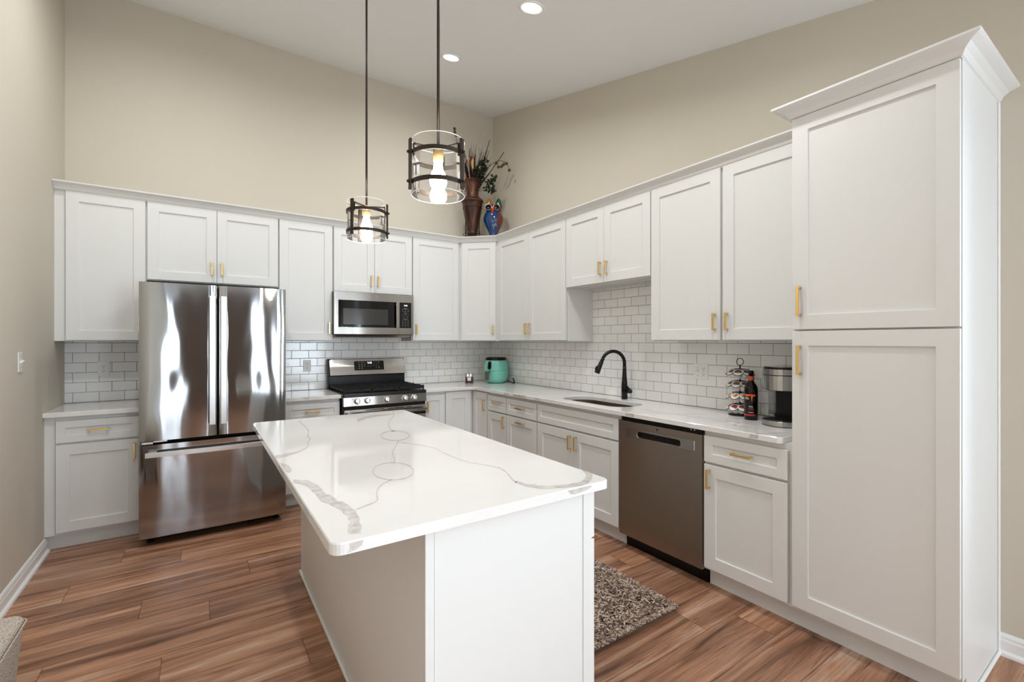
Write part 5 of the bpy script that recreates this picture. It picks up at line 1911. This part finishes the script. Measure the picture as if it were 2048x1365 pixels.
# ------------------------------------------------------------------ vase, stand and dried stems
vx, vy, vz = 2.461, 4.397, 2.470
r = thing('vase_stand', 'black wrought iron scrolled stand under the brown vase', 'vase stand', (vx, vy, vz), 0)
for i in range(4):
    a = radians(18 + 90 * i)
    mb = MB()
    ex, ey = vx + 0.104 * cos(a), vy + 0.104 * sin(a)
    mb.tube([(ex, ey, vz), (ex, ey, vz + 0.36)], 0.0032, 8)
    mb.build('leg', M['wrought'], r)
    # scrolls
    b = radians(18 + 90 * i)
    dx, dy = -cos(a), -sin(a)
    mb = MB()
    for s0 in (0.092,):
        sp_ = []
        for t in range(22):
            q = t / 21
            ang = -0.5 * pi + q * 3.2 * pi
            rr_ = 0.024 * (1 - 0.72 * q)
            sp_.append((ex + dx * (0.026 + rr_ * cos(ang)), ey + dy * (0.026 + rr_ * cos(ang)), vz + s0 + 0.012 + rr_ * sin(ang)))
        mb.tube(sp_, 0.0022, 6)
    mb.tube([(ex, ey, vz + 0.058), (ex + dx * 0.05, ey + dy * 0.05, vz + 0.058)], 0.0024, 6)
    mb.build('scroll', M['wrought'], r)
for z, q in ((0.058, 0.104), (0.345, 0.104), (0.0581, 0.054)):
    MB().tube([(vx + q * cos(2 * pi * i / 40), vy + q * sin(2 * pi * i / 40), vz + z) for i in range(40)], 0.0028, 6, closed=True).build('hoop', M['wrought'], r)
VBZ = vz + 0.0606
vm = MB()
zz = lambda q: q - VBZ
prof = [(0.0001, 0.0), (0.052, 0.0), (0.055, 0.012), (0.050, 0.026), (0.056, 0.045), (0.080, 0.155), (0.098, 0.250), (0.106, 0.315), (0.1085, 0.345), (0.119, 0.352), (0.121, 0.362), (0.116, 0.374), (0.098, 0.388), (0.074, 0.397),
        (0.072, 0.402), (0.076, 0.408), (0.070, 0.414), (0.066, 0.432), (0.067, 0.470), (0.078, 0.530), (0.098, 0.572), (0.108, 0.582), (0.106, 0.587), (0.094, 0.575), (0.072, 0.53), (0.058, 0.45), (0.0001, 0.42)]
vm.lathe([(q, z) for q, z in prof], (vx, vy, VBZ), 40)
o = vm.build('vase', M['vase'])
tag(o, 'tall brown urn-shaped vase on top of the corner cabinet', 'vase')
RIM = VBZ + 0.585
VR = Vector((0.8276, -0.5613, 0))      # picture right
VF = Vector((0.5613, 0.8276, 0))       # away from the camera
rnd = random.Random(11)


def stem_pts(u, h, dep=0.0, bend=0.0, n=8, start=None):
    """curve from inside the vase to a tip u right, h above the rim, dep away"""
    s0 = start if start is not None else u * 0.12
    p0 = Vector((vx, vy, RIM - 0.12)) + VR * s0 + VF * dep * 0.1
    p2 = Vector((vx, vy, RIM + h)) + VR * u + VF * dep
    out = []
    for i in range(n + 1):
        t = i / n
        p = p0.lerp(p2, t)
        p += VR * (bend * sin(pi * t)) + Vector((0, 0, abs(bend) * 0.4 * sin(pi * t)))
        out.append(tuple(p))
    return out


tw = [(-0.115, 0.330, -0.02, 'dark bare twig at the left of the vase arrangement'), (-0.035, 0.375, 0.05, 'straight dark twig rising above the vase centre'),
      (0.030, 0.305, 0.03, 'short dark twig just right of the vase centre'), (0.185, 0.470, 0.05, 'tallest dark twig leaning right from the vase'), (0.345, 0.305, -0.03, 'dark twig leaning farthest right from the vase')]
for u, h, dep, lab in tw:
    o = MB().tube(stem_pts(u, h, dep, n=3), [0.0042, 0.004, 0.0036, 0.0034], 7).build('dry_twig', M['twig'])
    tag(o, lab, 'twig', 'dark twigs in the vase')


def leaf(mb, p, d, size, mi=1):
    d = d.normalized()
    sd = d.cross(Vector((rnd.uniform(-1, 1), rnd.uniform(-1, 1), rnd.uniform(-1, 1)))).normalized()
    up = d.cross(sd)
    a = p + d * size * 0.5
    mb.add([tuple(p), tuple(a + sd * size * 0.30 + up * size * 0.06), tuple(p + d * size), tuple(a - sd * size * 0.30 + up * size * 0.06), tuple(a - up * size * 0.05)],
           [(0, 1, 4), (1, 2, 4), (2, 3, 4), (3, 0, 4)], mi, True)


lb = [(0.130, 0.250, 0.02, 0.02, 'leafy green sprig standing upright at the vase centre right', 40), (0.250, 0.020, -0.03, 0.03, 'leafy green sprig spreading right at rim height', 44),
      (0.215, -0.110, -0.05, 0.06, 'leafy green sprig drooping below the vase rim on the right', 36), (0.060, 0.160, -0.03, 0.0, 'small leafy green sprig low in the vase', 30)]
for u, h, dep, bend, lab, cnt in lb:
    P_ = stem_pts(u, h, dep, bend, 10)
    s = thing('leafy_branch', lab, 'branch', (vx, vy, RIM), 0, 'green sprigs in the vase')
    MB().tube(P_, 0.0022, 6).build('stem', M['twig'], s)
    lv_ = MB()
    for i in range(cnt):
        t = 0.45 + 0.55 * i / cnt
        k = min(len(P_) - 2, int(t * (len(P_) - 1)))
        f_ = t * (len(P_) - 1) - k
        p = Vector(P_[k]).lerp(Vector(P_[k + 1]), f_) + Vector((rnd.uniform(-.02, .02), rnd.uniform(-.02, .02), rnd.uniform(-.028, .028)))
        leaf(lv_, p, Vector((rnd.uniform(-1, 1), rnd.uniform(-1, 1), rnd.uniform(-.7, .9))), rnd.uniform(0.034, 0.058), 0)
    lv_.build('leaves', M['leaf'], s)

bb = [([(-0.02, -0.1, 0), (-0.12, 0.20, -0.02), (-0.165, 0.42, -0.03), (-0.188, 0.52, -0.03), (-0.200, 0.565, -0.03)], [(-0.192, 0.560), (-0.190, 0.524), (-0.176, 0.487), (-0.110, 0.360)], 'berry branch rising on the left beside the pendant lamp'),
      ([(0.03, -0.1, 0), (0.16, 0.12, -0.02), (0.27, 0.205, -0.03), (0.36, 0.195, -0.03), (0.41, 0.10, -0.03)], [(0.262, 0.190), (0.285, 0.145), (0.318, 0.150), (0.340, 0.172), (0.372, 0.182), (0.402, 0.110)], 'berry branch arching over to the right of the vase')]
for path, balls, lab in bb:
    s = thing('berry_branch', lab, 'branch', (vx, vy, RIM), 0, 'berry branches in the vase')
    base_ = [Vector((vx, vy, RIM)) + VR * u + VF * d_ + Vector((0, 0, h)) for u, h, d_ in path]
    fine = []
    for i in range(len(base_) - 1):
        p0, p1, p2, p3 = base_[max(0, i - 1)], base_[i], base_[i + 1], base_[min(len(base_) - 1, i + 2)]
        for j in range(5):
            t = j / 5
            fine.append(tuple(0.5 * ((2 * p1) + (p2 - p0) * t + (2 * p0 - 5 * p1 + 4 * p2 - p3) * t * t + (3 * p1 - p0 - 3 * p2 + p3) * t ** 3)))
    fine.append(tuple(base_[-1]))
    MB().tube(fine, 0.0024, 6).build('stem', M['twig'], s)
    for u, h in balls:
        c_ = Vector((vx, vy, RIM + h)) + VR * u + VF * -0.03
        near = min(fine, key=lambda q: (Vector(q) - c_).length)
        q = MB()
        q.ball(tuple(c_), 0.0165, 12, 8)
        q.tube([near, tuple(c_)], 0.0014, 5)
        q.build('berry', M['berry'], s)
s = thing('plume', 'pale feathery plume standing tallest behind the twigs', 'dried plume', (vx, vy, RIM), 0)
P_ = stem_pts(0.105, 0.62, 0.10, -0.035, 12, 0.0)
MB().tube(P_, 0.0016, 6).build('stem', M['feather'], s)
fm = MB()
for i in range(46):
    t = 0.55 + 0.43 * i / 46
    k = min(len(P_) - 2, int(t * 12))
    p = Vector(P_[k]).lerp(Vector(P_[k + 1]), t * 12 - k)
    for sg in (-1, 1):
        d_ = (Vector((0, 0, 1)) + VR * (0.25 * sg + 0.2) + VF * rnd.uniform(-.3, .3))
        fm.tube([tuple(p), tuple(p + d_.normalized() * 0.030 * (1.1 - t))], [0.0012, 0.0004], 4)
        fm.tube([tuple(p), tuple(p + d_.normalized() * 0.052 * (1.15 - t))], [0.0014, 0.0004], 4)
fm.build('fronds', M['feather'], s)
for u, h, dep, lab in ((0.005, 0.215, -0.05, 'dry golden seed stalk at the front of the vase'), (-0.085, 0.065, -0.06, 'short yellow seed stalk at the left of the vase rim')):
    s = thing('seed_stalk', lab, 'dried stalk', (vx, vy, RIM), 0, 'golden stalks in the vase')
    P_ = stem_pts(u, h, dep, 0.0, 6)
    MB().tube(P_, 0.0025, 6).build('stem', M['wheat'], s)
    top = Vector(P_[-1])
    T = Matrix.Translation(top - Vector((0, 0, 0.11)))
    MB(T).lathe([(0.0001, 0.0), (0.009, 0.02), (0.015, 0.06), (0.012, 0.10), (0.0001, 0.125)], (0, 0, 0), 10).build('seed_head', M['wheat'], s)
for u, h, dep, lab in ((-0.006, 0.245, -0.03, 'faded coral flower head above the golden stalk'), (-0.075, 0.205, -0.02, 'faded coral flower head on the left of the vase arrangement')):
    s = thing('dried_flower', lab, 'dried flower', (vx, vy, RIM), 0, 'coral flowers in the vase')
    P_ = stem_pts(u, h, dep, 0.0, 6)
    MB().tube(P_, 0.0018, 6).build('stem', M['twig'], s)
    fl_ = MB()
    for i in range(16):
        leaf(fl_, Vector(P_[-1]), Vector((rnd.uniform(-1, 1), rnd.uniform(-1, 1), rnd.uniform(-.2, 1))), 0.032, 0)
    fl_.build('petals', M['coral'], s)
sm_ = MB()
s = thing('dry_grass', 'bunch of thin brown dry stems filling the vase', 'dried grass', (vx, vy, RIM), 0)
for i in range(130):
    u = rnd.uniform(-0.13, 0.22)
    sm_.tube(stem_pts(u, rnd.uniform(0.13, 0.40) - abs(u) * 0.4, rnd.uniform(-0.07, 0.07), rnd.uniform(-0.02, 0.02), 4), [0.0028, 0.0026, 0.0022, 0.0018, 0.0012], 5)
o = sm_.build('stems', M['twig'], s)
o['kind'] = 'stuff'

# ------------------------------------------------------------------ ceramic owl
ox, oy, oz = 2.652, 4.272, 2.470
r = thing('owl_figurine', 'glossy blue and rust ceramic owl figurine beside the brown vase', 'figurine', (ox, oy, oz), 0)
TV = Matrix(((VR.x, VF.x, 0, ox), (VR.y, VF.y, 0, oy), (0, 0, 1, oz), (0, 0, 0, 1)))      # local x picture right, y away
mb = MB(TV)
mb.lathe([(0.0001, 0.0), (0.046, 0.0), (0.044, 0.018), (0.040, 0.050), (0.052, 0.085), (0.085, 0.150), (0.106, 0.205), (0.110, 0.235), (0.100, 0.275), (0.080, 0.310), (0.066, 0.330), (0.0001, 0.345)], (0, 0, 0), 40, sx=1.0, sy=0.82)
# belly blue on the front left, rust on the back right
mb.m = []
for f in mb.f:
    cen_ = sum((Vector(mb.v[i]) for i in f), Vector()) / len(f)
    lc = TV.inverted() @ cen_
    mb.m.append(0 if lc.x < 0.045 + max(0, (lc.z - 0.2)) * 0.15 and lc.y < 0.05 else 1)
mb.build('body', [M['blue'], M['rust']], r)
mb = MB(TV)
mb.ball((0.010, 0.0, 0.335), 0.072, 24, 14, 0, (1.12, 0.85, 0.85))
mb.build('head', M['rust'], r)
for sx, cm2, nm in ((-0.044, 'gold', 'ear_tuft'), (0.054, 'green', 'ear_tuft')):
    mb = MB(TV @ Matrix.Translation((sx, 0.004, 0.365)) @ Matrix.Rotation(radians(3 if sx > 0 else -2), 4, 'Y'))
    mb.lathe([(0.040, -0.012), (0.040, 0.010), (0.034, 0.045), (0.022, 0.078), (0.010, 0.092), (0.0001, 0.095)], (0, 0, 0), 24, sy=0.85)
    o = mb.build(nm, M[cm2], r)
    o['label'] = 'ochre ear tuft' if sx < 0 else 'green ear tuft'
for sx in (-0.052, 0.036):
    T = TV @ Matrix.Translation((sx, -0.058, 0.345)) @ Matrix.Rotation(radians(78), 4, 'X')
    mb = MB(T)
    mb.lathe([(0.020, 0.004), (0.032, 0.006), (0.040, 0.0), (0.037, -0.022), (0.020, -0.022)], (0, 0, 0), 28, closed=True)
    e = mb.build('eye', M['wrought'], r)
    MB(T).lathe([(0.0335, 0.0062), (0.0395, 0.0062), (0.0395, 0.0012), (0.0335, 0.0012)], (0, 0, 0), 28, closed=True).build('eye_rim', M['steel_flat'], e)
    MB(T).lathe([(0.0001, -0.004), (0.021, -0.002), (0.021, -0.012), (0.0001, -0.012)][::-1], (0, 0, 0), 24).build('pupil', M['black_glass'], e)
mb = MB(TV)
mb.add([(-0.022, -0.088, 0.335), (0.014, -0.088, 0.335), (-0.012, -0.108, 0.265), (-0.004, -0.070, 0.345), (-0.010, -0.112, 0.30), (-0.004, -0.07, 0.262)],
       [(0, 2, 4), (2, 1, 4), (0, 4, 3), (4, 1, 3), (0, 3, 5), (3, 1, 5), (0, 5, 2), (5, 1, 2)], 0, False)
mb.build('beak', M['redorange'], r)
mk = MB(TV)
for i, (xa_, za_, xb_, zb_) in enumerate([(-0.010, 0.150, 0.030, 0.168), (-0.010, 0.150, 0.012, 0.110), (0.004, 0.146, 0.034, 0.156), (0.008, 0.138, 0.030, 0.146), (0.030, 0.168, 0.034, 0.142)]):
    def sfy(x, z):
        R_ = np.interp(z, [0.05, 0.085, 0.15, 0.205, 0.235, 0.275, 0.31], [0.04, 0.052, 0.085, 0.106, 0.110, 0.1, 0.08])
        return -0.82 * sqrt(max(0, R_ * R_ - x * x)) - 0.0006
    mk.tube([(xa_ + (xb_ - xa_) * t / 4, sfy(xa_ + (xb_ - xa_) * t / 4, za_ + (zb_ - za_) * t / 4), za_ + (zb_ - za_) * t / 4) for t in range(5)], 0.0011, 5)
mk.build('scratched_feather_lines', M['label_white'], r)

# ------------------------------------------------------------------ shag rug
GX0, GX1, GY0, GY1 = 1.215, 1.985, 1.472, 2.760
r = thing('shag_rug', 'small brown shaggy rug on the wood floor beside the island', 'rug', (1.60, 2.11, 0), 0)
MB().prism(rrect(GX0, GY0, GX1, GY1, 0.05, 5), 0.0005, 0.012).build('backing', M['rugbase'], r)
rs = np.random.RandomState(3)
NY = 14000
px_ = rs.uniform(GX0 + 0.004, GX1 - 0.004, NY)
py_ = rs.uniform(GY0 + 0.004, GY1 - 0.004, NY)
# the edges carry a dense fringe of yarn
ne = 1600
px_ = np.concatenate([px_, rs.uniform(GX0, GX1, ne), np.full(ne, GX1 - 0.006), rs.uniform(GX0, GX1, ne // 3)])
py_ = np.concatenate([py_, np.full(ne, GY0 + 0.006), rs.uniform(GY0, GY1, ne), np.full(ne // 3, GY1 - 0.006)])
N = len(px_)
ang = rs.uniform(0, 2 * pi, N)
ang[NY:NY + ne] = -pi / 2 + rs.uniform(-0.8, 0.8, ne)
ang[NY + ne:NY + 2 * ne] = rs.uniform(-0.8, 0.8, ne)
lean = rs.uniform(0.012, 0.034, N)
hgt = rs.uniform(0.020, 0.034, N)
wdt = rs.uniform(0.0026, 0.0044, N)
tx, ty = np.cos(ang), np.sin(ang)
sx_, sy_ = -ty, tx
V_ = []
for (t, hh, ww) in ((0.0, 0.0, 1.0), (0.35, 0.75, 1.1), (1.0, 1.0, 0.7)):
    cx_ = px_ + tx * lean * t
    cy_ = py_ + ty * lean * t
    cz_ = 0.010 + hgt * hh * (1 - 0.15 * t)
    V_.append(np.stack([cx_ - sx_ * wdt * ww, cy_ - sy_ * wdt * ww, cz_], 1))
    V_.append(np.stack([cx_ + sx_ * wdt * ww, cy_ + sy_ * wdt * ww, cz_], 1))
    V_.append(np.stack([cx_ - tx * wdt * ww * 0.9, cy_ - ty * wdt * ww * 0.9, cz_ + wdt * 0.9 * ww], 1))
V_ = np.stack(V_, 1).reshape(-1, 3)
V_ = V_ - np.array([1.60, 2.11, 0])
bi = np.arange(N) * 9
quads = []
for lv0_ in (0, 3):
    for a, b in ((0, 1), (1, 2), (2, 0)):
        quads.append(np.stack([bi + lv0_ + a, bi + lv0_ + b, bi + lv0_ + 3 + b, bi + lv0_ + 3 + a], 1))
quads = np.concatenate(quads, 0)
tips = np.stack([bi + 6, bi + 7, bi + 8], 1)
me = bpy.data.meshes.new('pile')
me.from_pydata(V_.tolist(), [], quads.tolist() + tips.tolist())
me.materials.append(M['yarn'])
me.update()
o = bpy.data.objects.new('pile', me)
COL.objects.link(o)
o.parent = r
o['kind'] = 'stuff'

# ------------------------------------------------------------------ upholstered bench
UX0, UX1, UY0, UY1, UZ = -0.806, -0.478, 1.10, 2.196, 0.462
r = thing('upholstered_bench', 'beige woven upholstered seat, its corner showing at lower left by the wall', 'bench', ((UX0 + UX1) / 2, (UY0 + UY1) / 2, 0), 0)
t_ = 0.030


def tapered(mb, z0, z1, i0, i1, r0=0.03):
    a = rrect(UX0 + i0, UY0 + i0, UX1 - i0, UY1 - i0, r0, 5)
    b = rrect(UX0 + i1, UY0 + i1, UX1 - i1, UY1 - i1, r0, 5)
    k = len(a)
    mb.add([(x, y, z0) for x, y in a] + [(x, y, z1) for x, y in b], [(i, (i + 1) % k, (i + 1) % k + k, i + k) for i in range(k)] + [tuple(range(k, 2 * k)), tuple(reversed(range(k)))])


b_ = MB()
tapered(b_, 0.130, UZ - 0.022, t_, 0.004)
b_.build('upholstered_base', M['fabric'], r, bevel=0.004)
b_ = MB()
tapered(b_, UZ - 0.022, UZ, 0.001, 0.010)
b_.build('seat_pad', M['fabric'], r, bevel=0.009, seg=4)
sp_ = rrect(UX0 - 0.0005, UY0 - 0.0005, UX1 + 0.0005, UY1 + 0.0005, 0.03, 5)
MB().tube([(x, y, UZ - 0.021) for x, y in sp_], 0.0028, 6, closed=True).build('welt_seam', M['fabric'], r)
for x in (UX0 + 0.06, UX1 - 0.06):
    for y in (UY0 + 0.08, UY1 - 0.08):
        MB().lathe([(0.013, 0.0), (0.021, 0.134)], (x, y, 0), 14).build('leg', M['twig'], r)
